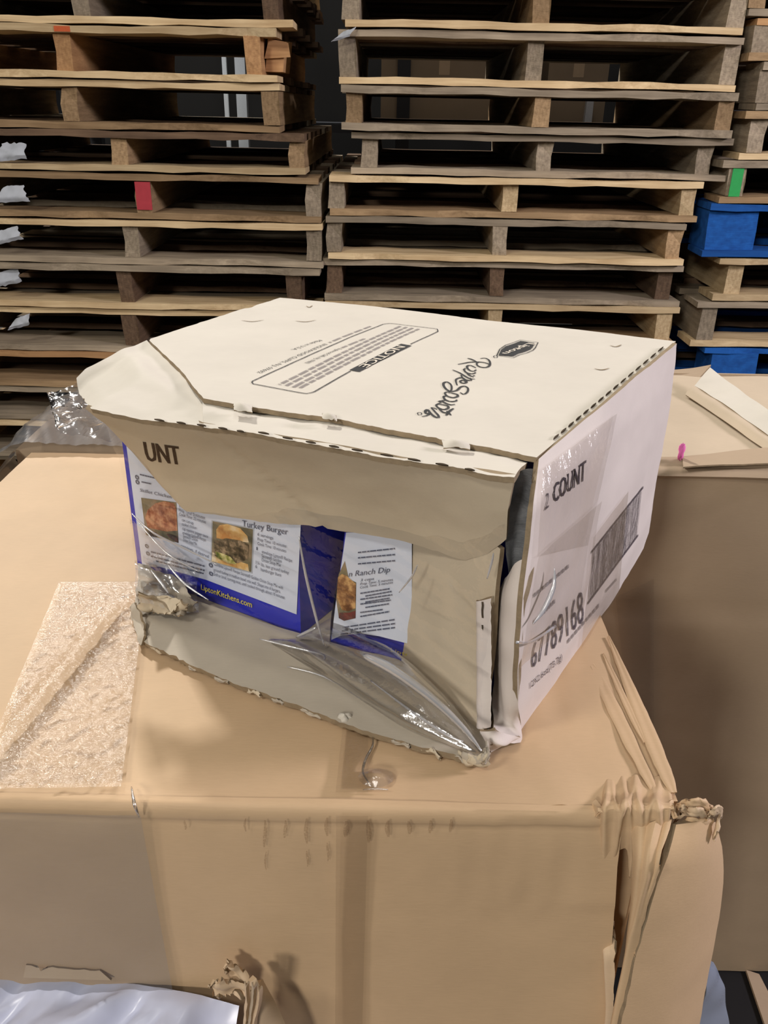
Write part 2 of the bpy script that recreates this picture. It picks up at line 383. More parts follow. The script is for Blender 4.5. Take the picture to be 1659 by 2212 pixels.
ORD = ['topmost', 'second', 'third', 'fourth', 'fifth', 'sixth', 'seventh', 'eighth', 'ninth', 'tenth', 'eleventh', 'twelfth', 'thirteenth', 'fourteenth', 'fifteenth']
NM = {0: 'pale', 1: 'brown', 2: 'weathered grey', 3: 'dark brown', 4: 'orange-brown', 'b': 'blue'}
# middle stack: y of the seams, then left / mid / right stringer and board ends, all measured on the stack's front
mid_seams = [-62, 65, 188, 288, 383, 472, 565, 655, 742]
mid_rows = [((757, 1172, 1600), (745, 1615), (2, 2, 0), .001), ((749, 1158, 1586), (733, 1605), (2, 2, 0), -.004), ((764, 1170, 1568), (735, 1586), (2, 1, 2), 0),
            ((797, 1180, 1530), (758, 1582), (2, 2, 2), 0), ((726, 1103, 1490), (712, 1515), (0, 0, 1), .003), ((722, 1080, 1458), (706, 1479), (2, 2, 0), -.003),
            ((721, 1075, 1440), (700, 1476), (2, 3, 2), .002), ((722, 1070, 1435), (702, 1462), (0, 0, 1), -.002)]
zz = [ZY(1110, y) for y in mid_seams]
extra_mid = []
k = 0
pal = {}
for i, (st, bd, mt, yaw) in enumerate(mid_rows):
    ym = (mid_seams[i]+mid_seams[i+1])/2
    pal['m', i] = pallet(X(bd[0], ym), X(bd[1], ym), zz[i+1], zz[i]-.0045, [X(s, ym) for s in st], mt,
        f'{NM[mt[0]]} worn wooden pallet, {ORD[i]} visible in the middle stack behind the boxes', 'pallets in the middle stack', y0=PY+[0, .01, -.01, .015, 0, -.008, .006, -.004][i], yaw=yaw, seed=i)
z = zz[-1]; i = len(mid_rows); n = max(1, round((z-FLOOR)/.117)); hh = (z-FLOOR)/n
for j in range(n):
    z -= hh
    pallet(X(702, 700), X(1455, 700), z, z+hh-.0045, [X(722, 700), X(1072, 700), X(1435, 700)], (2, 1, 1), f'worn wooden pallet hidden low in the middle stack, {ORD[n-1-j]} above the floor' if n-1-j else 'worn wooden pallet at the foot of the middle stack', 'pallets in the middle stack', seed=40+j)
left_seams = [-60, 54, 172, 279, 370, 472, 567, 662, 756, 833, 905, 985]
left_rows = [((-190, 178, 585), (-225, 632), (2, 2, 0)), ((-230, 140, 549), (-260, 602), (0, 4, 0)), ((-225, 153, 585), (-250, 604), (0, 1, 1)),
             ((-110, 262, 643), (-140, 662), (3, 1, 0)), ((-70, 312, 678), (-95, 692), (1, 2, 1)), ((-100, 285, 678), (-120, 697), (0, 2, 2)),
             ((-90, 276, 637), (-110, 692), (2, 3, 0)), ((-80, 284, 650), (-100, 690), (0, 2, 2)), ((-70, 290, 660), (-95, 690), (4, 1, 1)),
             ((-65, 292, 650), (-90, 688), (2, 2, 2)), ((-60, 295, 650), (-85, 686), (0, 1, 2))]
zl = [ZY(300, y) for y in left_seams]
for i, (st, bd, mt) in enumerate(left_rows):
    ym = (left_seams[i]+left_seams[i+1])/2
    pal['l', i] = pallet(X(bd[0], ym), X(bd[1], ym), zl[i+1], zl[i]-.0045, [X(s, ym) for s in st], mt,
        f'{NM[mt[0]]} worn wooden pallet, {ORD[i]} visible in the left stack', 'pallets in the left stack', y0=PY-.02+random.uniform(-.012, .012), yaw=[.004, -.003, 0, .003, -.002, .002, 0, .003, 0, -.002, 0][i], seed=60+i)
z = zl[-1]; n = max(1, round((z-FLOOR)/.117)); hh = (z-FLOOR)/n
for j in range(n):
    z -= hh
    pallet(X(-85, 900), X(686, 900), z, z+hh-.0045, [X(-60, 900), X(295, 900), X(650, 900)], (2, 1, 1), f'worn wooden pallet hidden low in the left stack, {ORD[n-1-j]} above the floor' if n-1-j else 'worn wooden pallet at the foot of the left stack', 'pallets in the left stack', seed=80+j)
right_seams = [-75, 32, 128, 236, 344, 438, 555, 650, 750, 860, 950]
right_rows = [(1645, 1625, (2, 1, 2), 0), (1650, 1628, (4, 4, 1), 0), (1660, 1640, (2, 2, 2), 0), (1640, 1605, (1, 1, 0), 0), (1593, 1558, (2, 2, 1), 0), (1583, 1522, 'b', 1), (1590, 1548, (0, 0, 0), 0),
              (1530, 1500, (2, 0, 0), 0), (1585, 1512, 'b', 1), (1540, 1500, (0, 2, 1), 0)]
zr = [ZY(1600, y) for y in right_seams]
for i, (s0, b0, mt, blk) in enumerate(right_rows):
    ym = (right_seams[i]+right_seams[i+1])/2; x0 = X(b0, ym); x1 = x0+1.0; sx = X(s0, ym)
    pal['r', i] = pallet(x0, x1, zr[i+1], zr[i]-.0045, [sx, x0+.5, x1-.06], ('b', 'b', 'b') if blk else mt,
        (f'blue painted block pallet, {"upper" if i == 5 else "lower"} of the two in the right stack' if blk else f'{NM[mt[0]]} wooden pallet, {ORD[i]} visible in the right stack'), 'pallets in the right stack', seed=100+i, blocks=bool(blk), sw=.135 if blk else .045)
z = zr[-1]; n = max(1, round((z-FLOOR)/.12)); hh = (z-FLOOR)/n
for j in range(n):
    z -= hh
    pallet(X(1500, 900), X(1500, 900)+1.0, z, z+hh-.0045, [X(1540, 900), X(1500, 900)+.5, X(1500, 900)+.95], (2, 1, 1), f'worn wooden pallet hidden low in the right stack, {ORD[n-1-j]} above the floor' if n-1-j else 'worn wooden pallet at the foot of the right stack', 'pallets in the right stack', seed=120+j)
for nm, zt_, x0_, x1_, sd in (('middle', zz[0], X(720, 0), X(1612, 0), 140), ('left', zl[0], X(-235, 0), X(622, 0), 150), ('right', zr[0], X(1640, 0), X(1640, 0)+1.0, 160)):
    z = zt_
    for j in range(4):
        pallet(x0_, x1_, z, z+.1205, [x0_+.03, (x0_+x1_)/2, x1_-.03], (2, 1, 1), f'worn pallet above the top edge of the view, {nm} stack, {ORD[3-j]} of four', f'pallets in the {nm} stack', seed=sd+j); z += .125
def mark(t, name, m, px, y0, y1, wpx, dy=-.0012, label=None):
    ym = (y0+y1)/2; a = X(px-wpx/2, ym); b = X(px+wpx/2, ym); z0 = ZY(px, y1); z1 = ZY(px, y0); Y = t.location[1]
    ob = MB().box((a, Y+dy-.002, z0), (b, Y+dy, z1)).obj(name, m, t)
    if label: ob['label'] = label
mark(pal['l', 4], 'paint_mark', M['red'], 313, 392, 452, 33, .006, 'red paint on the stringer end')
mark(pal['r', 4], 'paint_mark', M['green'], 1593, 352, 425, 24, .006, 'green paint on the stringer end')
mark(pal['l', 0], 'paint_mark', M['orange'], 142, 58, 70, 34, -.002, 'orange paint on the board edge')
# splintered chunk beside the second pallet of the left stack
bx = MB(); x0, x1 = X(566, 115), X(622, 115); zb, zt = ZY(590, 154), ZY(590, 80)
bx.prism([(x0, PY+.05, zb), (x1-.02, PY+.05, zb), (x1-.02, PY+.2, zb), (x0, PY+.2, zb)], [(x0+.01, PY+.05, zt), (x1-.012, PY+.05, zt-.008), (x1-.01, PY+.2, zt), (x0+.01, PY+.2, zt)])
bx.add([(x0, PY+.04, zb+.03), (x1+.002, PY+.04, zb+.035), (x1-.004, PY+.05, zt-.01), (x0+.012, PY+.05, zt-.003)], [(0, 1, 2, 3)])
o = bx.obj('splintered_block', W[4], pal['l', 1])

# paper and film scraps caught between the pallets
def scrap(name, px, label, cat, group, m, y=PY-.005, seed=0, amp=.006):
    P = [PL(a, b, (0, y, 0), (0, 1, 0)) for a, b in px]
    G = coons([P[0], P[1]], [P[3], P[2]], [P[0], P[3]], [P[1], P[2]], 10, 10)
    G = displace(G, lambda p, u, v: amp*(pn(p, 40, seed)+.5*pn(p, 110, seed))-.02*abs(v-.3), (0, -1, 0))
    G = rag(G, .010, seed, 'btlr', 60)
    tag(sheet(name, G, m, None, .0006, (0, -1, 0)), label, cat, group)
scr = [((-12, 350), (58, 346), (52, 308), (0, 306)), ((-12, 440), (64, 436), (48, 400), (2, 402)), ((-14, 532), (50, 518), (34, 488), (-10, 500)), ((-16, 626), (48, 610), (36, 578), (-8, 590)), ((12, 716), (64, 704), (62, 676), (30, 690))]
for i, q in enumerate(scr):
    scrap('plastic_scrap', q, f'white torn plastic scrap poking out of the left stack, {ORD[i]} from the top' if i else 'white torn plastic scrap poking out of the left stack, topmost', 'scrap', 'white scraps at the left edge', M['scrap'], PY-.03, i*3.1)
scrap('film_scrap', ((712, 92), (755, 80), (770, 56), (742, 66)), 'crumpled clear film scrap on the left end of the middle stack', 'scrap', None, M['scrap'], PY-.02, 9.0)

# far storage seen through the upper pallets
def B(name, x0, x1, y0, y1, z0, z1, m, parent=None): return MB().box((x0, y0, z0), (x1, y1, z1)).obj(name, m, parent)
rk = thing('storage_rack', (.4, 4.6, FLOOR), 'dark steel storage rack far behind the pallet stacks', 'rack')
for x in (-1.6, .05, 1.62):
    for y in (4.35, 4.95): B('upright', x-.03, x+.03, y-.03, y+.03, FLOOR, 3.2, M['steel'], rk)
for z in (.75, 1.38, 2.2):
    B('shelf', -1.65, 1.68, 4.32, 4.98, z, z+.035, M['steel'], rk)
for x in (-1.62, 1.1, 1.32):
    pass
def farbox(px0, px1, y0, y1, Y, dep, label, m, zb=None):
    a = PL(px0, y1, (0, Y, 0), (0, 1, 0)); b = PL(px1, y0, (0, Y, 0), (0, 1, 0)); z0 = zb if zb else a[2]
    t = thing('cardboard_carton', ((a[0]+b[0])/2, Y, z0), label, 'carton', 'cartons on the far rack')
    B('carton_body', a[0], b[0], Y, Y+dep, z0, b[2]-.004, m, t)
    B('top_flap', a[0], (a[0]+b[0])/2-.002, Y, Y+dep, b[2]-.004, b[2], m, t); B('top_flap', (a[0]+b[0])/2+.002, b[0], Y, Y+dep, b[2]-.004, b[2], m, t)
    B('tape_strip', (a[0]+b[0])/2-.025, (a[0]+b[0])/2+.025, Y-.001, Y, b[2]-.07, b[2]-.004, M['kraft_pale'], t)
farbox(822, 1098, 128, 262, 4.40, .45, 'large brown carton on the far rack, seen through the middle stack', M['brown'], 1.416)
farbox(1175, 1318, 132, 262, 4.42, .45, 'smaller brown carton on the far rack, right of the large one', M['brown'], 1.416)
for (px0, px1, y0, lab) in ((1064, 1086, 232, 'small white packet standing on the far rack by the large carton'), (1262, 1283, 208, 'taller white packet standing on the far rack, seen through the middle stack')):
    a = PL(px0, 250, (0, 4.36, 0), (0, 1, 0)); b = PL(px1, y0, (0, 4.36, 0), (0, 1, 0)); t = thing('white_packet', ((a[0]+b[0])/2, 4.36, 1.416), lab, 'packet', 'white packets on the far rack')
    MB().prism([V_ for V_ in ((a[0], 4.34, 1.416), (b[0], 4.34, 1.416), (b[0], 4.38, 1.416), (a[0], 4.38, 1.416))], [(a[0]+.002, 4.343, b[2]), (b[0]-.002, 4.343, b[2]), (b[0]-.002, 4.377, b[2]), (a[0]+.002, 4.377, b[2])]).obj('packet_body', M['lightpost'], t)
    MB().prism([(a[0]+.006, 4.355, b[2]), (b[0]-.006, 4.355, b[2]), (b[0]-.006, 4.365, b[2]), (a[0]+.006, 4.365, b[2])], [(a[0]+.006, 4.358, b[2]+.012), (b[0]-.006, 4.358, b[2]+.012), (b[0]-.006, 4.362, b[2]+.012), (a[0]+.006, 4.362, b[2]+.012)]).obj('folded_top', M['lightpost'], t)
for i, (px, lab) in enumerate(((484, 'thin white post seen through the left stack, left one'), (519, 'white post seen through the left stack, beside the stringer'), (1205, 'white post seen through the right half of the middle stack'))):
    a = PL(px, 130, (0, 5.6, 0), (0, 1, 0)); w = [.012, .03, .02][i]
    t = thing('white_post', (a[0], 5.6, FLOOR), lab, 'post', 'white posts in the far hall')
    B('shaft', a[0]-w, a[0]+w, 5.6-w, 5.6+w, FLOOR+.01, 3.4, M['lightpost'], t); B('foot_plate', a[0]-w-.012, a[0]+w+.012, 5.57, 5.63, FLOOR, FLOOR+.01, M['lightpost'], t)

# ------------------------------------------------------------------ the big carton underneath
T = 1.16
XL, XR, YF, YB = -.380, .1685, .339, .829
big = thing('large_carton', (-.10, .58, FLOOR), 'large worn brown shipping carton carrying the torn light carton, crushed at its front right corner', 'carton')
# top: front edge dips a little, right side sags into crumpled paper
def topG(nu, nv):
    c0 = [(XL, YF, T), (.125, YF+.001, T), (XR-.002, YF+.008, T-.001)]; c1 = [(XL, YB, T), (XR-.002, YB, T)]
    return coons(c0, c1, [c0[0], c1[0]], [c0[-1], (XR-.004, .50, T), c1[-1]], nu, nv)
def topd(p, u, v):
    w = .0010*pn(p, 14)+.0003*pn(p, 60, 4)
    if u > .80:                                                        # crumpled strips that run to the damaged corner
        k = min(1, (u-.80)/.08)*max(0, min(1, (.62-v)/.25))
        t = p[0]*1.0-(p[1]-.34)*.06
        w += k*(.0022*pn((t*3, p[1]*.35, 0), 22, 2)+.0010*pn((t*3, p[1]*.6, 0), 60, 5))
    return w-.0010*max(0, 1-v*30)
G = displace(topG(90, 60), topd, (0, 0, 1))
G[:, :, 2] = np.minimum(G[:, :, 2], T+.0016)
G[:, :, 2] -= .0016
sheet('top_panel', G, M['kraft'], big, .004, (0, 0, 1), M['kraft_dark'])
# front: rounded shoulder, a bruised crease line, then the upright face
def frontprof(x):
    s = .0022*pn((x, 0, 0), 9, 1); xr = max(0, (x-.02)/.1)
    return [(x, YF+.001, T-.0012), (x, YF-.0030, T-.0020), (x, YF-.0048, T-.0050), (x, YF-.0054, T-.009+s), (x, YF-.0044, T-.0125+s), (x, YF-.0052, T-.017+s), (x, YF-.006, T-.04), (x, YF-.007, T-.10), (x, YF-.006, T-.22), (x, YF-.004, T-.40), (x, YF-.004, FLOOR)]
def xright(z):                                                          # the burst edge wanders as it goes down
    Q = [FP_(1316, 1726), FP_(1340, 1760), FP_(1345, 1830), FP_(1326, 1900), FP_(1322, 2000), FP_(1318, 2212), FP_(1308, 2420)]
    return float(np.interp(-z, [-q[2] for q in Q], [q[0] for q in Q]))
FP_ = lambda x, y: PL(x, y, (0, YF-.006, 0), (0, 1, 0))
G = np.array([[(XL+(xright(q[2])-XL)*t,)+q[1:] for q in frontprof(XL+(.1255-XL)*t)] for t in np.linspace(0, 1, 90)]).transpose(1, 0, 2)
Gf = []
for i in range(G.shape[0]-1):
    m_ = 2 if i < 6 else 12
    for k_ in range(m_): Gf.append(G[i]+(G[i+1]-G[i])*k_/m_)
Gf.append(G[-1]); G = np.array(Gf)
def frd(p, u, v):
    w = .0012*pn(p, 9, 3)+.0003*pn(p, 70, 1)
    if p[0] > .02 and p[2] > T-.075 and p[2] < T-.006: w += .0016*pn((p[0]*2.4, 0, p[2]*.4), 38, 2)*min(1, (p[0]-.02)/.06)
    return w
G = displace(G, frd, (0, -1, 0))
sheet('front_panel', G, M['kraft'], big, .004, (0, -1, 0), M['kraft_dark'])
bxs = MB(); bxs.box((XL, YF+.004, FLOOR), (XL+.004, YB, T-.006)); bxs.obj('left_panel', M['kraft'], big)
MB().box((XR-.010, YF+.03, FLOOR), (XR-.006, YB, T-.006)).obj('right_panel', M['kraft'], big)
MB().box((XL, YB-.004, FLOOR), (XR-.006, YB, T-.006)).obj('back_panel', M['kraft'], big)
MB().box((.085, .362, T-.52), (.158, .3655, T-.012)).obj('inner_flap', M['kraft'], big)
# flared corner flap that has burst outward
def FP(x, y, Y): return PL(x, y, (0, Y, 0), (0, 1, 0))
lft = [FP(1462, 1782, .332), FP(1440, 1850, .322), FP(1405, 1945, .318), FP(1378, 2050, .316), FP(1362, 2120, .315), FP(1340, 2220, .314), FP(1325, 2330, .314), FP(1300, 2600, .316)]
rgt = [FP(1545, 1775, .350), FP(1560, 1835, .350), FP(1562, 1900, .350), FP(1556, 1960, .350), FP(1540, 2060, .350), FP(1524, 2140, .350), FP(1510, 2220, .350), FP(1490, 2330, .350), FP(1450, 2600, .350)]
G = coons(lft, rgt, [lft[0], FP(1500, 1770, .338), rgt[0]], [lft[-1], FP(1390, 2600, .330), rgt[-1]], 40, 16).copy()
G = displace(G, lambda p, u, v: .004*math.sin(math.pi*min(1, v))+.0012*pn(p, 18, 6)+.0004*pn(p, 90, 2), (0, -1, 0))
G = rag(G, .0025, 3.3, 'b', 120)
sheet('burst_corner_flap', G, M['kraft'], big, .0045, (0, -1, 0), M['edge'])['label'] = 'burst corner flap bulging outward'
# outer liner peeled beside it
for (l0, r0, nm, yy, mm) in (([(1362, 1786), (1368, 1850), (1362, 1950), (1350, 2060), (1335, 2140), (1316, 2220), (1290, 2420)], [(1452, 1776), (1436, 1850), (1410, 1930), (1385, 2020), (1368, 2090), (1342, 2220), (1310, 2420)], 'peeled_liner', .318, 'kraft'),
                             ([(1320, 2000), (1321, 2060), (1317, 2140), (1313, 2220), (1302, 2420)], [(1330, 1990), (1334, 2050), (1330, 2130), (1326, 2220), (1314, 2420)], 'torn_fold', .328, 'kraft_pale')):
    Lp = [FP(x, y, yy+.006 if i else yy+.017) for i, (x, y) in enumerate(l0)]; Rp = [FP(x, y, yy if i else yy+.017) for i, (x, y) in enumerate(r0)]
    G = coons(Lp, Rp, [Lp[0], Rp[0]], [Lp[-1], Rp[-1]], 46, 14)
    pl = 2.6 if nm == 'peeled_liner' else 1.2
    G = displace(G, lambda p, u, v: .0045*math.sin(math.pi*v)+(.0032*abs(math.sin(v*math.pi*pl))*max(0, 1-u*3.2))+.001*pn(p, 40, 8), (0, -1, 0))
    G = rag(G, .003, 1.7, 't', 130)
    sheet(nm, G, M[mm], big, .0016, (0, -1, 0), M['edge'])
# paper gathered into pleats over the top edge
px_ = np.linspace(1292, 1462, 90)
def yend(x): return float(np.interp(x, [1292, 1312, 1338, 1346, 1364, 1372, 1462], [1905, 1905, 1880, 1842, 1836, 1900, 1870]))
rows = [(1676, 'z', T-.0016), (1700, 'z', T+.0004), (1716, 'z', T+.0006)]+[(t, 'y', v) for t, v in ((0, .3374), (.05, .3345), (.12, .3322), (.25, .3314), (.45, .3320), (.7, .3332), (1, .3356))]
G = np.array([[Z(x, y, v) if k_ == 'z' else FP(x-12*y*y, 1730+(yend(x)-1730)*y, v) for x in px_] for y, k_, v in rows])
Gf = []
for i in range(len(G)-1):
    for k_ in range(5): Gf.append(G[i]+(G[i+1]-G[i])*k_/5)
G = np.array(Gf+[G[-1]])
RID = [(.10, .055, .8), (.22, .03, .5), (.31, .05, 1.1), (.43, .03, .6), (.52, .05, 1.2), (.66, .035, .6), (.78, .05, 1.0), (.92, .04, .5)]
def pleat(p, u, v):
    w = sum(a*math.exp(-((u-c_-.035*math.sin(v*5+c_*20))/w_)**2)*(1-.5*v*(c_*7 % 1)) for c_, w_, a in RID)
    return .0030*w*max(0, math.sin(math.pi*min(1, v*.86+.10)))**.8-.0012+.0009*pn(p, 100, 3)-.0085*(math.exp(-(u/.05)**2)+math.exp(-((1-u)/.05)**2))
G = displace(G, pleat, (0, -1, .4))
sheet('gathered_pleats', G, M['kraft'], big, .0014, (0, -1, .4), M['kraft_dark'])
# torn corner: curled layers of liner and fluting
def curl(mb, pts, width, seed, thick=.0012):
    P = smooth_line(pts, 6); n = len(P); G = np.zeros((n, 5, 3))
    for i in range(n):
        for k in range(5): G[i, k] = P[i]+np.array([0, .0, width*(k/4-.5)])+np.array([pn(P[i], 200, seed+k), pn(P[i], 200, seed-k), pn(P[i], 260, seed)])*.0016
    N = normals(G); V = list(G.reshape(-1, 3))+list((G-N*thick).reshape(-1, 3)); o = n*5; F = []
    for i in range(n-1):
        for k in range(4):
            a, b_, c, d = i*5+k, i*5+k+1, (i+1)*5+k+1, (i+1)*5+k; F += [(a, b_, c, d), (o+d, o+c, o+b_, o+a)]
        F += [(i*5, (i+1)*5, o+(i+1)*5, o+i*5), (i*5+4, o+i*5+4, o+(i+1)*5+4, (i+1)*5+4)]
    F += [(0, o, o+1, 1), (1, o+1, o+2, 2), (2, o+2, o+3, 3), (3, o+3, o+4, 4)]
    mb.add(V, F)
for j, (pts, w_) in enumerate(([[(1452, 1760), (1462, 1742), (1490, 1732), (1520, 1736), (1540, 1752)], .005], [[(1458, 1772), (1478, 1756), (1505, 1752), (1530, 1762)], .006], [[(1465, 1782), (1490, 1772), (1520, 1776), (1538, 1772)], .005], [[(1528, 1770), (1540, 1752), (1556, 1752), (1552, 1780), (1548, 1808)], .007], [[(1448, 1748), (1440, 1772), (1446, 1800), (1440, 1830)], .008], [[(1470, 1744), (1496, 1742), (1515, 1746)], .004])):
    mb = MB(); curl(mb, [FP(x, y, .340+.004*math.sin(i*2+j)) for i, (x, y) in enumerate(pts)], w_, j*2.3); mb.obj('torn_corner_layer', M['kraft_pale'] if j % 2 else M['kraft'], big, True)
# lifted strips of liner on the top right
for (q, up) in (([(1322, 1374), (1306, 1378), (1432, 1716), (1478, 1712)], .0022), ([(1290, 1424), (1268, 1452), (1404, 1722), (1432, 1716)], .0016), ([(1308, 1408), (1298, 1420), (1386, 1610), (1398, 1600)], .0020)):
    q = [np.array(v, float) for v in q]; a0, a1 = (q[0]+q[1])/2, (q[3]+q[2])/2; wd_ = (q[1]-q[0])/2; we_ = (q[2]-q[3])/2
    ed = lambda sg: [Z(*(a0+(a1-a0)*t+sg*(wd_*(1-t)+we_*t)*(.35+.65*math.sin(math.pi*min(1, max(0, t)))**.5)), T-.0008) for t in np.linspace(0, 1, 12)]
    E0, E1 = ed(-1), ed(1); G = coons(E0, E1, [E0[0], E1[0]], [E0[-1], E1[-1]], 40, 8)
    G = displace(G, lambda p, u, v: up*.55*(.3+.7*math.sin(math.pi*v)+.35*math.sin(math.pi*v*3))*(.85+.3*pn((p[0]*2, p[1]*.6, 0), 30, up*999))+.0003*pn(p, 90, 2), UZ_); G = rag(G, .0012, up*700, 'bt', 60)
    sheet('lifted_liner', G, M['kraft'], big, .0008, UZ_, M['kraft_dark'])
# tape and film stuck on the carton
def stick(name, px, m, parent, z=None, Y=None, amp=.0006, nu=26, nv=26, sc_=60, seed=0, lift=.0012, ridge=None):
    P = [Z(x, y, z+lift) if z else FP(x, y, Y-lift) for x, y in px]
    G = coons([P[0], P[1]], [P[3], P[2]], [P[0], P[3]], [P[1], P[2]], nu, nv); f = (0, 0, 1) if z else (0, -1, 0)
    def dsp(p, u, v):
        w = amp*(.5+.5*pn(p, sc_, seed))
        if ridge is not None:                                         # an air fold left in the tape
            L_ = ridge[1]-ridge[0]; t = float(np.dot(p-ridge[0], L_)/np.dot(L_, L_)); d = np.linalg.norm(p-ridge[0]-L_*t)+.002*pn(p, 30, 3)
            w += .0032*math.exp(-(d/.0075)**2)*max(0, math.sin(math.pi*min(1, max(0, t))))**.5
        return w
    G = displace(G, dsp, f)
    return sheet(name, G, m, parent, 0, f)
stick('clear_tape', ((-60, 1706), (262, 1700), (318, 1258), (128, 1258)), M['tape_gloss'], big, T, None, .0010, 80, 80, 170, 1, .0012, (Z(270, 1290, T), Z(-60, 1690, T)))
stick('clear_tape', ((725, 1712), (795, 1712), (795, 1380), (760, 1380)), M['tape'], big, T, None, .0003)
stick('clear_tape', ((724, 2240), (782, 2240), (795, 1762), (726, 1762)), M['tape'], big, None, YF-.009, .0003)
stick('clear_film_patch', ((-80, 2240), (392, 2240), (304, 1760), (-80, 1752)), M['tape_grey'], big, None, YF-.0095, .0012, 30, 30, 30)
# blister of trapped air under the tape
mb = MB(); c = Z(812, 1682, T); 
G = np.array([[c+np.array([.010*math.cos(a)*r_, .008*math.sin(a)*r_, .0012+.0032*(1-r_*r_)]) for a in np.linspace(0, 2*math.pi, 17)] for r_ in np.linspace(1, .02, 7)])
sheet('tape_blister', G, M['film_fold'], big, 0, (0, 0, 1))
for (pts, w_) in (([(800, 1570), (806, 1606), (790, 1640), (784, 1668), (796, 1690)], .0008), ([(784, 1706), (812, 1704), (838, 1706)], .0006), ([(284, 1700), (290, 1735), (300, 1765)], .0009)):
    mb = MB(); P = smooth_line([Z(x, y, T+.0012) if y < 1712 else FP(x, y, YF-.009) for x, y in pts], 5); tube(mb, P, [w_*(.3+.7*math.sin(math.pi*(i+.5)/len(P))) for i in range(len(P))], 7); mb.obj('tape_wrinkle', M['film_fold'], big, True)
# dark rub marks below the front edge
for (x, y0, y1, w_) in ((400, 1772, 1792, 5), (530, 1768, 1796, 5), (572, 1772, 1830, 7), (574, 1840, 1880, 4), (616, 1772, 1810, 7), (662, 1768, 1822, 8), (664, 1838, 1872, 5), (706, 1766, 1806, 8), (708, 1820, 1860, 5), (748, 1774, 1808, 12), (796, 1772, 1820, 10), (838, 1772, 1808, 10), (884, 1774, 1802, 10), (930, 1772, 1800, 9), (974, 1770, 1798, 8)):
    mb = MB(); n = 5; P = [FP(x+1.5*math.sin(i+x), y0+(y1-y0)*i/n, YF-.0082) for i in range(n+1)]
    ribbon(mb, P, np.array([0, -1.0, 0]), lambda t, w=w_: w*.00028*(.3+.7*math.sin(math.pi*(t*.9+.05)))); mb.obj('rub_mark', M['rub'] if 'rub' in M else M.setdefault('rub', ink('brown_rub', (128, 98, 68), .22)), big)

# ------------------------------------------------------------------ torn light carton on top
H = .178
def V3(x, y, z): return np.array([x, y, z], float)
lip = thing('torn_carton', (.03, .56, T), 'small light cardboard carton with torn open front, sitting on the large brown carton', 'carton')
fa = Z(290, 1375, T); fb = Z(1050, 1648, T); fe = nz(fb-fa); fn = np.array([fe[1], -fe[0], 0])
def FR(x, y, back=0.0): return PL(x, y, fa-fn*back, fn)                # on the front plane, set back into the box
ra = Z(1110, 1597, T); rb = Z(1390, 1185, T); re = nz(rb-ra); rn = np.array([re[1], -re[0], 0])
def RP(x, y, out=0.0): return PL(x, y, ra+rn*out, rn)
TZ = T+H
pA = Z(605, 643, TZ-.004); pB = Z(1460, 737, TZ); pC = Z(1158, 990, TZ)
creasePx = [(440, 862), (500, 872), (560, 882), (640, 893), (720, 902), (800, 920), (900, 938), (980, 955), (1060, 968), (1158, 990)]
crease = [Z(x, y, TZ) for x, y in creasePx]
tearPx = [(320, 733), (345, 757), (372, 783), (398, 808), (418, 838), (440, 862)]
tear = [Z(x, y, TZ) for x, y in tearPx]
left_top = [Z(440, 862, TZ)]+tear[::-1][1:]+[Z(430, 697, TZ-.001), Z(520, 668, TZ-.003), pA]
G = coons(crease, [pA, Z(800, 661, TZ-.001), Z(1040, 690, TZ), Z(1250, 712, TZ), pB], left_top, [pC, Z(1300, 872, TZ), pB], 80, 60)
G = displace(G, lambda p, u, v: .0005*pn(p, 14, 2)+.00015*pn(p, 60, 5)-.0012*math.exp(-((v-.86)/.012)**2)*(1 if u < .45 else .3), (0, 0, 1))
G = rag(G, .0022, 2.2, 'b', 240); G = rag(G, .0015, 5.2, 'l', 260); G = rag(G, .0012, 1.2, 't', 200)
TOPG = G.reshape(-1, 3)
top = sheet('top_panel', G, M['carton'], lip, .003, (0, 0, 1), M['edge'])
def flush(mb):                                                        # press print onto the board
    for k_, p in enumerate(mb.V):
        d = (TOPG[:, 0]-p[0])**2+(TOPG[:, 1]-p[1])**2; n = np.argsort(d)[:4]; w = 1/(d[n]+1e-9)
        mb.V[k_] = np.array([p[0], p[1], float(np.dot(w, TOPG[n, 2])/w.sum())+p[2]-TZ])
    return mb
# band between the split crease and the perforated front edge
perfPx = [(440, 922), (560, 940), (680, 962), (760, 975), (860, 992), (960, 1008), (1040, 1022), (1110, 1034)]
perf = [FR(x, y) for x, y in perfPx]
cr2 = [Z(x+(-2), y+7, TZ-.0045) for x, y in creasePx[:-1]]+[Z(1140, 996, TZ-.003)]
G = coons(perf, cr2, [perf[0], cr2[0]], [perf[-1], cr2[-1]], 70, 14)
G = displace(G, lambda p, u, v: .0016*math.sin(math.pi*v)+.0016*pn(p, 30, 9)+.0007*pn(p, 90, 3), (0, 0, 1))
G = rag(G, .0016, 4.4, 'b', 260)
sheet('front_band', G, M['carton'], lip, .003, (0, -.3, 1), M['edge'])
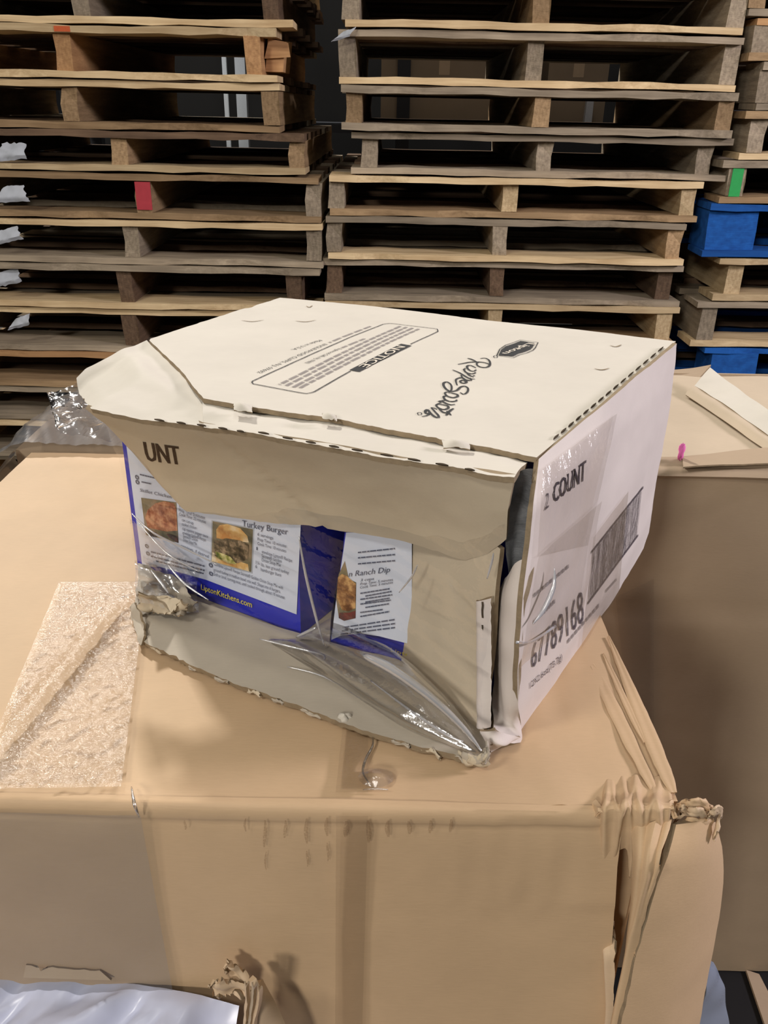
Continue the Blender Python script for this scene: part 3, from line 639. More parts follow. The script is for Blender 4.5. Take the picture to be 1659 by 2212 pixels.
# collapsed corner on the left
l_edge = [Z(318, 735, TZ-.001), Z(270, 757, TZ-.003), Z(225, 776, TZ-.006), Z(185, 795, TZ-.010), Z(164, 818, TZ-.015)]
p_edge = [Z(164, 818, TZ-.015), Z(170, 850, TZ-.022), FR(196, 884, -.002), FR(300, 905), FR(370, 914), FR(440, 922)]
t2 = [Z(x-3, y+3, TZ-.002-.0025*i/5) for i, (x, y) in enumerate(tearPx)]
G = coons(p_edge, t2, [p_edge[0]]+l_edge[::-1][1:-1]+[t2[0]], [p_edge[-1], Z(438, 890, TZ-.006), t2[-1]], 40, 34)
def cold(p, u, v):
    return .0045*math.exp(-((v-.62)/.16)**2)*math.exp(-((u-.35)/.4)**2)+.0012*pn(p, 26, 4)+.0005*pn(p, 80, 6)
G = displace(G, cold, (0, 0, 1)); G = rag(G, .002, 6.4, 'b', 200)
sheet('collapsed_corner', G, M['carton'], lip, .003, (0, -.2, 1), M['edge'])['label'] = 'sunken corner torn off the top panel'
# lifted shreds along the split
for (x, y, w_, h_) in ((525, 882, 42, 16), (712, 902, 34, 14), (985, 962, 62, 16)):
    P = [Z(x-w_/2, y+h_/2, TZ), Z(x+w_/2, y+h_/2+6, TZ), Z(x+w_/2, y-h_/2+6, TZ+.001), Z(x-w_/2, y-h_/2, TZ+.001)]
    G = coons([P[0], P[1]], [P[3], P[2]], [P[0], P[3]], [P[1], P[2]], 12, 8); G = displace(G, lambda p, u, v: .003*math.sin(math.pi*v)*math.sin(math.pi*u)+.001*pn(p, 120, 1)+.001, (0, 0, 1)); G = rag(G, .002, x*.1, 'btlr', 300)
    sheet('lifted_shred', G, M['carton'], lip, .0008, (0, 0, 1), M['edge'])
# perforation slots
def slot(P0, P1, n, w_, lift):
    mb = MB(); d = P1-P0; s = nz(np.cross(n, d))
    V = [P0+d*t+s*w_*math.sin(math.pi*t)+n*lift for t in np.linspace(0, 1, 7)]+[P0+d*t-s*w_*.5*math.sin(math.pi*t)+n*lift for t in np.linspace(1, 0, 7)[1:-1]]
    V2 = [v-n*.001 for v in V]; k = len(V)
    mb.prism(V2, V); mb.obj('perforation_slot', M['dark'], lip)
nf = nz((-.2, -.5, 1.0))
for (x, y, w_) in ((345, 909, 22), (392, 915, 20), (436, 920, 20), (482, 927, 20), (520, 933, 16), (570, 937, 24), (622, 948, 22), (672, 957, 22), (722, 966, 22), (772, 974, 24), (836, 985, 28), (895, 995, 28), (955, 1005, 28), (1015, 1016, 22)):
    dy = .165*w_/2; slot(FR(x-w_/2, y-dy, -.001), FR(x+w_/2, y+dy, -.001), nf, .0006, .0010)
for i in range(15):
    t = (i+.5)/15; x = 1194+(1436-1194)*t; y = 951+(748-951)*t
    slot(Z(x-7, y+6, TZ+.0004), Z(x+5, y-4.2, TZ+.0004), np.array([0, 0, 1.0]), .0005, .0009)
# right panel and its crushed front roll
rt = [Z(1162, 992, TZ-.001), RP(1300, 876), RP(1462, 741)]
rr = [RP(1462, 741), RP(1449, 880, .001), RP(1428, 985, .0), RP(1416, 1050, -.001), RP(1408, 1110, .001), RP(1402, 1150), RP(1391, 1184)]
rb_ = [RP(1128, 1590), RP(1220, 1452), RP(1330, 1288), RP(1391, 1184)]
rl = [RP(1128, 1590), RP(1120, 1530, .003), RP(1118, 1400, .004), RP(1128, 1290, .004), RP(1140, 1200, .002), RP(1150, 1100, .001), rt[0]]
G = coons(rb_, rt, rl, rr[::-1], 50, 50)
def rgd(p, u, v): return .0055*math.sin(math.pi*u)*math.sin(math.pi*v)+.0016*pn(p, 22, 7)*(1-u*.6)+.0004*pn(p, 80, 2)
G = displace(G, rgd, rn); G = rag(G, .0025, 2.6, 'r', 130)
RG = G
side = sheet('right_panel', G, M['carton_side'], lip, .003, rn, M['edge'])
roll_l = [FR(1068, 1606, .004), FR(1064, 1530, .030), FR(1066, 1420, .034), FR(1070, 1330, .034), FR(1076, 1280, .034), FR(1090, 1250, .032)]
roll_r = [RP(1129, 1592), RP(1121, 1530, .003), RP(1119, 1400, .004), RP(1129, 1290, .004), RP(1140, 1240, .003), RP(1150, 1204, .002)]
G = coons(roll_l, roll_r, [roll_l[0], Z(1100, 1606, T+.002), roll_r[0]], [roll_l[-1], roll_r[-1]], 40, 14)
G = displace(G, lambda p, u, v: (.0050*math.sin(math.pi*(1-v)**2.0) if False else .0038*math.sin(math.pi*v**1.6))+.0010*pn(p, 50, 3), nz(rn+fn)); G = rag(G, .0018, 1.9, 'b', 200)
sheet('crushed_roll', G, M['carton_side'], lip, .003, nz(rn+fn), M['edge'])
# dirty film stretched in the gap at the corner
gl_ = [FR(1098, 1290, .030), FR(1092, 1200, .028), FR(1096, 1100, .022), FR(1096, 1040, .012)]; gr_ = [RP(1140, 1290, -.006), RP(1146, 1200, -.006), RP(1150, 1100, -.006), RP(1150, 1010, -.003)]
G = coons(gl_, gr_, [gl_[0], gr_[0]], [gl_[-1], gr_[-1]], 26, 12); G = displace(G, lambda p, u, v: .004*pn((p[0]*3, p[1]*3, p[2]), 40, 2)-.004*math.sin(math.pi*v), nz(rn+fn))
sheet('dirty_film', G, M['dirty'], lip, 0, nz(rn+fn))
# folded corner post with a score line
P = [FR(1030, 1566, .014), FR(1062, 1570, .010), FR(1062, 1292, .014), FR(1030, 1296, .020)]
G = coons([P[0], P[1]], [P[3], P[2]], [P[0], P[3]], [P[1], P[2]], 8, 30); G = displace(G, lambda p, u, v: .0045*math.sin(math.pi*u)+.0005*pn(p, 90, 1), fn); G = rag(G, .001, 2.9, 'lr', 200)
sheet('corner_post', G, M['carton_side'], lip, .0025, fn, M['edge'])
for (y0, y1) in ((1300, 1335), (1350, 1372), (1395, 1425), (1450, 1500), (1520, 1545)):
    mb = MB(); P = [FR(1042+.6*math.sin(i*2.0), y0+(y1-y0)*i/4, .0118) for i in range(5)]; ribbon(mb, P, fn, .0011); 
    mb.obj('score_slit', M['dark'], lip)
# hanging upper half of the front, creased
hu = [FR(186, 880, .001)]+[FR(x, y, .002) for x, y in [(300, 908)]+perfPx]
hb = [FR(332, 1030, .046), FR(400, 1108, .050), FR(520, 1122, .050), FR(640, 1136, .049), FR(760, 1152, .047), FR(870, 1172, .042), FR(950, 1196, .036), FR(1002, 1213, .032), FR(1050, 1200, .026), FR(1094, 1165, .020)]
hl = [hb[0], FR(285, 975, .035), FR(232, 915, .014), hu[0]]
hr = [hb[-1], FR(1098, 1100, .010), hu[-1]]
G = coons(hb, hu, hl, hr, 60, 30)
def hgd(p, u, v):
    k = (u-.30-(1-v)*.20)/.008
    return .0018*pn(p, 20, 4)+.0004*pn(p, 80, 1)-.0020*math.exp(-k*k)-.003*math.sin(math.pi*v)*math.sin(math.pi*u)
G = displace(G, hgd, fn); G = rag(G, .002, 8.2, 'b', 180)
hang = sheet('hanging_front_panel', G, M['carton_in'], lip, .003, nz(fn+(0, 0, -.3)), M['edge']); HG = G
# right remnant of the front, standing behind the film
q0 = Z(856, 1430, T+.003); q1 = FR(1046, 1590, .018)
rem_b = [q0, (q0+q1)/2+fn*.003, q1]; rem_t = [q0+V3(0, .004, .128), (q0+q1)/2+V3(0, .004, .128), q1+V3(0, .004, .125)]
G = coons(rem_b, rem_t, [q0, rem_t[0]], [q1, rem_t[-1]], 24, 20); G = displace(G, lambda p, u, v: .002*pn(p, 26, 5)+.0005*pn(p, 80, 1), fn)
sheet('front_remnant', G, M['carton_in'], lip, .003, fn, M['edge'])
# bottom flap lying open on the big carton, ragged front
fl = [(288, 1352), (300, 1385), (345, 1405), (385, 1426), (440, 1450), (500, 1476), (560, 1497), (625, 1520), (690, 1545), (760, 1574), (830, 1592), (900, 1612), (970, 1630), (1040, 1648), (1056, 1630)]
fF = [Z(x, y, T+.0045) for x, y in fl]
fB = [Z(300, 1262, T+.006), Z(420, 1298, T+.008), Z(640, 1366, T+.009), Z(860, 1425, T+.007), Z(960, 1500, T+.006), Z(1062, 1578, T+.005)]
G = coons(fF, fB, [fF[0], Z(290, 1310, T+.010), fB[0]], [fF[-1], fB[-1]], 90, 18)
G = displace(G, lambda p, u, v: .0012*pn(p, 24, 3)+.0004*pn(p, 90, 1)+(.006*math.exp(-(u/.05)**2)*v), (0, 0, 1)); G = rag(G, .0032, 3.1, 'b', 170)
sheet('bottom_front_flap', G, M['carton_low'], lip, .0042, (0, 0, 1), M['edge'])
# chewed edge of that flap
for j, (x, y) in enumerate(((345, 1402), (420, 1440), (488, 1470), (548, 1492), (600, 1512), (668, 1536), (742, 1556), (800, 1580), (866, 1602), (930, 1620), (985, 1632))):
    mb = MB(); c = Z(x, y+2, T+.0025); r_ = random.Random(j); pts = [c+fe*(t-.5)*r_.uniform(.006, .016)+fn*(.0002+.0008*math.sin(t*5+j))+V3(0, 0, .001*math.sin(t*7+j)) for t in np.linspace(0, 1, 4)]
    curl(mb, pts, .0026, j*1.7, .0008); mb.obj('frayed_edge', M['carton_low'] if j % 3 else M['carton_in'], lip, True)
mb = MB(); c = Z(745, 1560, T+.002)
G = np.array([[c+.0045*np.array([math.cos(a)*math.sin(b_), math.sin(a)*math.sin(b_)*.7, .6+.6*math.cos(b_)])*(1+.25*math.sin(3*a)) for a in np.linspace(0, 2*math.pi, 11)] for b_ in np.linspace(.05, math.pi-.05, 7)])
sheet('glue_blob', G, M['carton'], lip, 0, (0, -1, 0))
# front right foot: crushed end grain
for j in range(6):
    mb = MB(); pts = [Z(992+j*10, 1628+j*3, T+.003+.002*(j % 3)), Z(1012+j*8, 1640, T+.004+.001*j), Z(1036+j*3, 1644-j*4, T+.006+.0018*j), Z(1054-j, 1640-j*6, T+.007+.002*j)]
    curl(mb, pts, .006, 20+j, .0016); mb.obj('crushed_foot_layer', M['carton_low'] if j % 2 else M['carton_in'], lip, True)
P = [FR(1036, 1580, .002), FR(1070, 1578, .004), Z(1124, 1592, T+.004), Z(1062, 1626, T+.003)]
G = coons([P[3], P[2]], [P[0], P[1]], [P[3], P[0]], [P[2], P[1]], 14, 12); G = displace(G, lambda p, u, v: .006*math.sin(math.pi*u)*math.sin(math.pi*v)+.001*pn(p, 80, 2), nz(rn+fn+(0, 0, 1)))
sheet('foot_fold', G, M['carton_side'], lip, .002, nz(rn+fn+(0, 0, 1)), M['edge'])
# crumpled corner at lower left, layered paper
for j, (tpx, bpx, zt, m_) in enumerate((([(300, 1218), (336, 1226), (372, 1240), (400, 1262)], [(292, 1290), (330, 1310), (372, 1316), (418, 1300)], .020, 'carton_low'),
        ([(318, 1252), (352, 1262), (392, 1278), (424, 1300)], [(298, 1302), (340, 1330), (388, 1334), (420, 1316)], .022, 'carton_low'),
        ([(298, 1280), (340, 1286), (378, 1292), (410, 1300)], [(296, 1312), (330, 1322), (368, 1330), (402, 1326)], .030, 'carton_in'))):
    A_ = [Z(x, y, T+zt+.004*math.sin(i*2+j)) for i, (x, y) in enumerate(tpx)]; B_ = [Z(x, y, T+.014+.004*math.sin(i*3+j)) for i, (x, y) in enumerate(bpx)]
    G = coons(B_, A_, [B_[0], A_[0]], [B_[-1], A_[-1]], 24, 16); G = displace(G, lambda p, u, v: .006*pn(p, 60, j*3.0)+.003*pn(p, 150, j), (0, -.5, 1)); G = rag(G, .004, j*2.0, 'btlr', 120)
    sheet('crumpled_layer', G, M[m_], lip, .0012, (0, -.5, 1), M['edge'])
P = [Z(278, 1312, T+.004), Z(302, 1395, T+.003), Z(312, 1372, T+.010), Z(292, 1300, T+.018)]
G = coons([P[0], P[1]], [P[3], P[2]], [P[0], P[3]], [P[1], P[2]], 20, 6); G = displace(G, lambda p, u, v: .003*pn(p, 90, 4), (-1, -1, 1)); G = rag(G, .003, 5.0, 'bt', 150)
sheet('frayed_left_edge', G, M['carton_low'], lip, .0016, (-1, -1, 1), M['edge'])
# floor, left wall and back wall of the carton
bl0 = Z(302, 1262, T+.003); bk_r = rb+rn*(-.002); bk_l = V3(pA[0]-.004, pA[1]-.004, T)
MB().prism([V3(bl0[0]+.002, bl0[1]-.005, T+.0005), V3(ra[0]-.012, ra[1]+.012, T+.0005), V3(rb[0]-.006, rb[1]-.004, T+.0005), V3(bk_l[0], bk_l[1]-.01, T+.0005)],
           [V3(bl0[0]+.002, bl0[1]-.005, T+.0035), V3(ra[0]-.012, ra[1]+.012, T+.0035), V3(rb[0]-.006, rb[1]-.004, T+.0035), V3(bk_l[0], bk_l[1]-.01, T+.0035)]).obj('bottom_panel', M['carton_in'], lip)
bt = [V3(bk_l[0], bk_l[1], T+.002), V3(rb[0]-.003, rb[1], T+.002)]
G = coons(bt, [pA+V3(0, -.003, -.004), pB+V3(-.003, -.003, -.004)], [bt[0], pA+V3(0, -.003, -.004)], [bt[1], pB+V3(-.003, -.003, -.004)], 20, 12)
sheet('back_panel', displace(G, lambda p, u, v: .002*pn(p, 20, 1), (.4, 1, 0)), M['carton_side'], lip, .003, (.4, 1, 0), M['edge'])
lb0 = V3(-.205, .665, T+.002); lt0 = Z(318, 752, TZ-.010)
G = coons([lb0, V3(bk_l[0], bk_l[1], T+.002)], [lt0, Z(430, 704, TZ-.008), pA+V3(0, 0, -.008)], [lb0, lt0], [V3(bk_l[0], bk_l[1], T+.002), pA+V3(0, 0, -.008)], 20, 12)
sheet('left_panel', displace(G, lambda p, u, v: .003*pn(p, 20, 4), (-1, .3, 0)), M['carton_side'], lip, .003, (-1, .3, 0), M['edge'])

# ---- print on the top panel
UZ = np.array([0, 0, 1.0]); TL_ = .0004
def t2_(cx, cy): return Z(880+cx/5.184, 710+cy/5.184, TZ)
def t1_(cx, cy): return Z(500+cx/3.456, 670+cy/3.456, TZ)
strokes = [[(815, 348), (870, 342), (915, 370), (922, 415), (890, 443), (830, 443), (785, 425), (775, 400), (800, 385)], [(920, 412), (860, 392), (780, 385), (700, 388), (630, 400), (565, 412)], [(672, 345), (720, 358), (775, 385)],
    [(765, 450), (715, 425), (675, 425), (668, 450), (700, 480), (745, 487), (768, 470)], [(650, 455), (632, 470), (655, 500), (705, 515), (745, 512), (762, 500)], [(660, 500), (690, 530), (740, 552)], [(505, 475), (580, 505), (650, 545), (700, 568), (756, 573)],
    [(740, 532), (748, 540)], [(600, 530), (620, 565), (670, 585), (710, 585), (700, 560)], [(655, 605), (620, 585), (592, 595), (600, 612), (640, 618), (660, 600), (615, 560), (560, 568), (540, 590), (555, 642)],
    [(590, 722), (630, 740), (670, 715), (676, 675), (640, 652), (595, 662), (550, 700), (480, 710), (430, 682), (402, 640), (412, 612), (450, 608), (488, 640), (492, 690), (470, 715)],
    [(470, 712), (420, 725), (440, 758), (505, 778), (556, 768), (558, 745), (505, 730), (452, 722)], [(440, 758), (404, 768), (425, 802), (485, 820), (540, 815), (552, 800)], [(425, 802), (350, 822), (380, 815), (430, 840), (485, 856), (532, 850)],
    [(380, 830), (322, 860), (350, 892), (405, 908), (452, 896), (452, 870), (400, 856), (345, 850)], [(430, 976), (455, 945), (485, 915), (518, 896)], [(440, 925), (485, 972)], [(345, 890), (385, 930), (425, 945), (465, 935)],
    [(330, 905), (270, 888), (305, 930), (345, 975), (345, 998), (305, 988), (258, 950), (225, 912), (200, 925), (205, 950), (245, 952), (215, 976), (162, 986)]]
mb = MB()
for s in strokes: ribbon(mb, smooth_line([t2_(*p)+UZ*TL_ for p in s], 5), UZ, lambda t: .0010+.0007*math.sin(math.pi*t))
ring = lambda c, r_, n=12: [t2_(c[0]+r_*math.cos(a), c[1]+r_*.6*math.sin(a))+UZ*TL_ for a in np.linspace(0, 2*math.pi, n)]
ribbon(mb, ring((135, 955), 24), UZ, .0006); ribbon(mb, ring((985, 325), 22), UZ, .0006)
flush(mb).obj('script_lettering', M['ink'], top)
emb = [(1018, 308), (1048, 245), (1105, 202), (1205, 168), (1268, 140), (1425, 166), (1400, 215), (1375, 240), (1320, 265), (1240, 290), (1180, 322)]
emo = [(998, 312), (1032, 238), (1098, 190), (1198, 155), (1265, 128), (1462, 158), (1430, 220), (1402, 250), (1335, 280), (1250, 304), (1185, 338)]
mb = MB(); flatpoly(mb, [t2_(*p) for p in emb], UZ, TL_); P = [t2_(*p)+UZ*TL_ for p in emo]; ribbon(mb, P+[P[0]], UZ, .0007); flush(mb).obj('emblem', M['ink'], top)
mb = MB(); letters(mb, 'Lipton', t2_(1352, 168), t2_(1058, 288), t2_(1435, 180), UZ, TL_+.0002, bold=.02); flush(mb).obj('emblem_lettering', M['paper_ink'], top)
mb = MB(); ol = [(1335, 265), (1542, 160), (1535, 140), (1190, 97), (1135, 103), (150, 540), (155, 556), (555, 627), (610, 618), (890, 462)]
ribbon(mb, list(resample([t1_(*p)+UZ*TL_ for p in ol], 120)), UZ, .0009); flush(mb).obj('notice_frame', M['ink'], top)
mb = MB(); flatpoly(mb, [t1_(*p) for p in ((880, 456), (955, 470), (1345, 276), (1265, 262))], UZ, TL_); flush(mb).obj('notice_header', M['ink'], top)
mb = MB(); letters(mb, 'NOTICE', t1_(1240, 278), t1_(948, 432), t1_(1302, 288), UZ, TL_+.0002, bold=.015); flush(mb).obj('notice_header_lettering', M['paper_ink'], top)
mb = MB()
for k_, (a, b_) in enumerate((((1250, 118), (345, 560)), ((1297, 124), (390, 570)), ((1342, 131), (448, 578)), ((1388, 138), (495, 584)))):
    wordbars(mb, t1_(*a), t1_(*b_), t1_(a[0]+34, a[1]+5), UZ, k_, TL_, .62, .03, .07)
wordbars(mb, t1_(985, 222), t1_(812, 292), t1_(1017, 227), UZ, 8, TL_, .6, .2, .4)
wordbars(mb, t1_(1030, 120), t1_(720, 252), t1_(1058, 124), UZ, 11, TL_, .65, .12, .25)
flush(mb).obj('notice_small_print', M['ink_pale'], top)
mb = MB(); letters(mb, 'Englewood Cliffs, N.J. 07632', t1_(800, 297), t1_(545, 405), t1_(828, 302), UZ, TL_); 
letters(mb, 'ENGLEWOOD CLIFFS, N.J. 07632', t1_(690, 262), t1_(188, 474), t1_(720, 267), UZ, TL_)
letters(mb, 'Made in U.S.A.', t1_(652, 232), t1_(440, 305), t1_(682, 237), UZ, TL_); flush(mb).obj('address_lettering', M['ink'], top)
# small scuffs in the top panel
for (x, y, w_) in ((1300, 795, 34), (1330, 745, 26), (668, 655, 14), (545, 688, 50), (660, 690, 46)):
    mb = MB(); P = smooth_line([Z(x-w_/2, y, TZ+TL_), Z(x, y+3, TZ+TL_), Z(x+w_/2, y-1, TZ+TL_)], 5); ribbon(mb, P, UZ, lambda t: .0016*math.sin(math.pi*(t*.96+.02))); flush(mb).obj('scuff', M['edge'], top)
# ---- print on the side
from mathutils.bvhtree import BVHTree
def bvh(G):
    nv, nu = G.shape[:2]
    return BVHTree.FromPolygons([Vector(p) for p in G.reshape(-1, 3)], [(i*nu+j, i*nu+j+1, (i+1)*nu+j+1, (i+1)*nu+j) for i in range(nv-1) for j in range(nu-1)])
BV = {}
def surf(G, x, y):                                                       # where a sight line meets a bulging panel, for laying print on it
    if id(G) not in BV: BV[id(G)] = bvh(G)
    d = Vector(nz(ray(x, y))); h = BV[id(G)].ray_cast(Vector(EYE), d)
    if h[0] is not None: return np.array(h[0])
    h = BV[id(G)].find_nearest(Vector(EYE)+d*.55); return PL(x, y, np.array(h[0]), np.array(h[1]))
def RS(x, y): return surf(RG, x, y)+rn*.0006
def c3(cx, cy): return RS(1100+cx/3.815, 960+cy/3.815)
def curved_letters(mb, s, b0, b1, u0, u1, S, nseg=6, cap=.72, bold=0.0):
    """letters between two pixel lines laid on a bulging panel"""
    V, F = glyphs(s); x0, x1 = V[:, 0].min(), V[:, 0].max(); W_ = []
    for k_ in ([0] if not bold else [-1, 0, 1]):
        W_ = []
        for v in V:
            t = (v[0]-x0)/(x1-x0)+k_*bold; h = v[1]/cap
            bx_ = b0[0]+(b1[0]-b0[0])*t; by_ = b0[1]+(b1[1]-b0[1])*t; ux = u0[0]+(u1[0]-u0[0])*t; uy = u0[1]+(u1[1]-u0[1])*t
            W_.append(S(bx_+(ux-bx_)*h, by_+(uy-by_)*h)+rn*.00003*k_)
        mb.add(W_, F)
mb = MB(); curved_letters(mb, 'COUNT', (358, 482), (618, 288), (358, 322), (626, 118), c3, bold=.006); curved_letters(mb, '2', (284, 545), (318, 512), (300, 398), (322, 380), c3); mb.obj('count_lettering', M['ink_side'], side)
mb = MB(); curved_letters(mb, '67789168', (176, 1850), (612, 1452), (182, 1640), (598, 1180), c3); mb.obj('number_lettering', M['ink_side'], side)
mb = MB(); curved_letters(mb, '12X2.6oz(73.7g)', (165, 2010), (430, 1770), (165, 1958), (430, 1715), c3); mb.obj('weight_lettering', M['ink_side'], side)
mb = MB()
for k_, (a, b_, h_) in enumerate((((195, 1480), (375, 1300), 50), ((195, 1260), (490, 1010), 46), ((475, 1640), (740, 1330), 44), ((790, 1220), (880, 1120), 34))):
    n = 9; mb = MB()
    for i in range(n):
        t0, t1 = i/n, (i+.82)/n; q = lambda t, h: c3(a[0]+(b_[0]-a[0])*t, a[1]+(b_[1]-a[1])*t-h)
        mb.add([q(t0, 0), q(t1, 0), q(t1, h_*.65), q(t0, h_*.65)], [(0, 1, 2, 3)])
    mb.obj('small_print', M['ink_pale'], side)
mb = MB(); r_ = random.Random(5); t = .03
tl, tr, br, bl = (672, 890), (1100, 352), (1058, 748), (642, 1312)
def bq(u, v): return c3((tl[0]*(1-u)+tr[0]*u)*(1-v)+(bl[0]*(1-u)+br[0]*u)*v, (tl[1]*(1-u)+tr[1]*u)*(1-v)+(bl[1]*(1-u)+br[1]*u)*v)
while t < .97:
    w_ = r_.choice([.006, .006, .012, .016]); mb.add([bq(t, .03+.04*i/1*0+v) for v in (0, .47, .94)]+[bq(t+w_, v+.03) for v in (0, .47, .94)], [(0, 1, 4, 3), (1, 2, 5, 4)]); t += w_+r_.choice([.006, .009, .014])
for v in (-.03, .97):
    for i in range(12): mb.add([bq(i/12, v), bq((i+1)/12, v), bq((i+1)/12, v+.05), bq(i/12, v+.05)], [(0, 1, 2, 3)])
mb.obj('barcode', M['ink_side'], side)
# ---- print on the hanging front
def HS(x, y): return surf(HG, x, y)+fn*.0003
mb = MB(); curved_letters(mb, 'UNT', (318, 995), (392, 1004), (310, 952), (384, 962), HS, bold=.02); mb.obj('count_lettering', M['ink_brown'], hang)

# ------------------------------------------------------------------ soup boxes inside
sa = Z(300, 1240, T+.004); sb = Z(650, 1372, T+.004); se = nz(sb-sa); sn = np.array([se[1], -se[0], 0])
def SP(x, y, out=.0004): return PL(x, y, sa+sn*out, sn)
b1 = thing('soup_box', tuple((sa+sb)/2-sn*.05), 'blue and white soup mix box behind the film, showing recipe photos of a burger', 'box')
W1 = np.linalg.norm(sb-sa); Hb = .140; rd = -sn*.10
bot = [sa, sb, sb+rd, sa+rd]; topq = [p+V3(0, 0, Hb) for p in bot]
MB().prism(bot, topq).obj('box_body', M['blue'], b1)
def face(name, px, m, parent, S, n, lift): mb = MB(); flatpoly(mb, [S(*p) for p in px], n, lift); return mb.obj(name, m, parent)
wp = [(273, 960), (308, 1224), (345, 1224), (445, 1252), (641, 1327), (652, 1090)]
wpan = face('recipe_panel', wp, M['white'], b1, SP, sn, .0002)
def food(name, base, c1, c2, scale):
    m, nt, b, out = nodes(name); L = nt.links.new; tc = add(nt, 'ShaderNodeTexCoord'); f = add(nt, 'ShaderNodeTexNoise', Scale=float(scale), Detail=4.0, Roughness=.6); L(tc.outputs['Object'], f.inputs[0])
    cr = add(nt, 'ShaderNodeValToRGB'); cr.color_ramp.elements[0].position = .36; cr.color_ramp.elements[1].position = .62; cr.color_ramp.elements[0].color = lin(c1)+(1,); cr.color_ramp.elements[1].color = lin(c2)+(1,)
    e = cr.color_ramp.elements.new(.48); e.color = lin(base)+(1,)
    L(f.outputs[0], cr.inputs[0]); L(cr.outputs[0], b.inputs['Base Color']); b.inputs['Roughness'].default_value = .4; return m
F_back = food('photo_backdrop', (120, 112, 84), (86, 84, 66), (150, 128, 100), 60)
F_dish = food('photo_noodles', (176, 112, 78), (138, 76, 50), (206, 152, 112), 160)
F_meat = food('photo_patty', (98, 84, 60), (58, 50, 36), (170, 146, 116), 180)
F_bun = food('photo_bun', (216, 176, 110), (190, 130, 66), (236, 222, 190), 50)
F_leaf = food('photo_greens', (150, 150, 70), (84, 96, 36), (222, 210, 150), 160)
F_dark = food('photo_dark_rim', (70, 58, 52), (44, 38, 38), (120, 60, 52), 70)
F_dip = food('photo_dip', (150, 104, 62), (104, 66, 38), (206, 162, 104), 150)
def c4(cx, cy): return (290+cx/4.254, 1030+cy/4.254)
face('photo_print', [c4(66, 190), c4(110, 530), c4(410, 606), c4(390, 232)], F_back, b1, SP, sn, .0004)
face('photo_print', [c4(105, 370), c4(130, 460), c4(200, 480), c4(300, 500), c4(402, 492), c4(392, 300), c4(370, 240), c4(280, 222), c4(200, 240), c4(130, 300)], F_dish, b1, SP, sn, .0006)
face('photo_print', [c4(108, 480), c4(118, 534), c4(212, 556), c4(210, 510)], F_dark, b1, SP, sn, .0006)
face('photo_print', [c4(330, 560), c4(410, 606), c4(404, 540), c4(300, 520)], F_dark, b1, SP, sn, .0006)
face('photo_frame', [c4(712, 395), c4(704, 790), c4(1090, 888), c4(1106, 470)], M['scrap'], b1, SP, sn, .0003)
face('photo_print', [c4(725, 405), c4(715, 775), c4(1078, 872), c4(1094, 480)], F_back, b1, SP, sn, .0005)
face('photo_print', [c4(760, 480), c4(762, 560), c4(900, 580), c4(1058, 600), c4(1045, 540), c4(980, 470), c4(860, 430), c4(790, 440)], F_bun, b1, SP, sn, .0007)
face('photo_print', [c4(722, 690), c4(716, 772), c4(1060, 866), c4(1050, 800), c4(930, 760)], F_bun, b1, SP, sn, .0006)
face('photo_print', [c4(740, 590), c4(745, 720), c4(850, 780), c4(960, 790), c4(1050, 750), c4(1060, 620), c4(980, 580), c4(850, 560)], F_meat, b1, SP, sn, .0008)
face('photo_print', [c4(750, 680), c4(770, 740), c4(870, 790), c4(950, 800), c4(890, 730), c4(820, 700)], F_leaf, b1, SP, sn, .0009)
mb = MB()
def line(s, a, b_, h): letters(mb, s, SP(*c4(*a)), SP(*c4(*b_)), SP(c4(*a)[0], c4(*a)[1]-h/4.254), sn, .0010)
line('Turkey Burger', (1000, 448), (1418, 528), 58)
for s, a, b_ in (('6 servings', (1140, 535), (1282, 572)), ('Prep Time: 10 minutes', (1140, 580), (1405, 645)), ('Cook Time: 10 minutes', (1140, 620), (1400, 690))): line(s, a, b_, 30)
for s, a, b_ in (('envelope Lipton® Recipe', (1180, 695), (1455, 780)), ('Secrets® Golden', (1178, 735), (1360, 785)), ('Onion Soup Mix', (1176, 770), (1352, 822)), ('lbs. lean ground turkey', (1172, 815), (1425, 890)), ('hamburger buns', (1170, 860), (1355, 912)), ('1', (1130, 668), (1138, 670)), ('1¼', (1125, 795), (1158, 805)), ('6', (1120, 832), (1134, 836))): line(s, a, b_, 32)
for s, a, b_ in (('Combine Lipton® Recipe Secrets® Golden Onion Soup Mix with', (740, 808), (1372, 1030)), ('ground turkey in medium bowl; mix well. Shape into 6 burgers.', (736, 860), (1350, 1064)), ('Grill or broil, turning once, until cooked through, about 10 minutes.', (734, 900), (1392, 1120))): line(s, a, b_, 30)
for s, a, b_ in (('Skillet Chicken', (60, 130), (350, 195)), ('Prep Time: 5 minutes', (420, 315), (655, 385)), ('Cook Time: 22 minutes', (420, 350), (665, 425)), ('6 cups', (420, 275), (485, 295)), ('can cut-up', (445, 402), (550, 435)), ('cooked chicken', (445, 440), (580, 480)), ('cup cayenne pepper sauce', (448, 482), (685, 558)), ('envelope Lipton® Recipe', (450, 520), (665, 590)), ('Secrets® Golden', (455, 552), (590, 592)), ('Onion Soup Mix', (455, 585), (582, 626)), ('servings, if desired', (440, 640), (690, 742))): line(s, a, b_, 30)
for (cx, cy) in ((710, 808), (712, 885), (132, 700), (122, 632), (36, 44), (32, 0)):
    c = SP(*c4(cx, cy)); ribbon(mb, [c+.0014*(se*math.cos(a)+UZ*math.sin(a))+sn*.001 for a in np.linspace(0, 2*math.pi, 13)], sn, .0009)
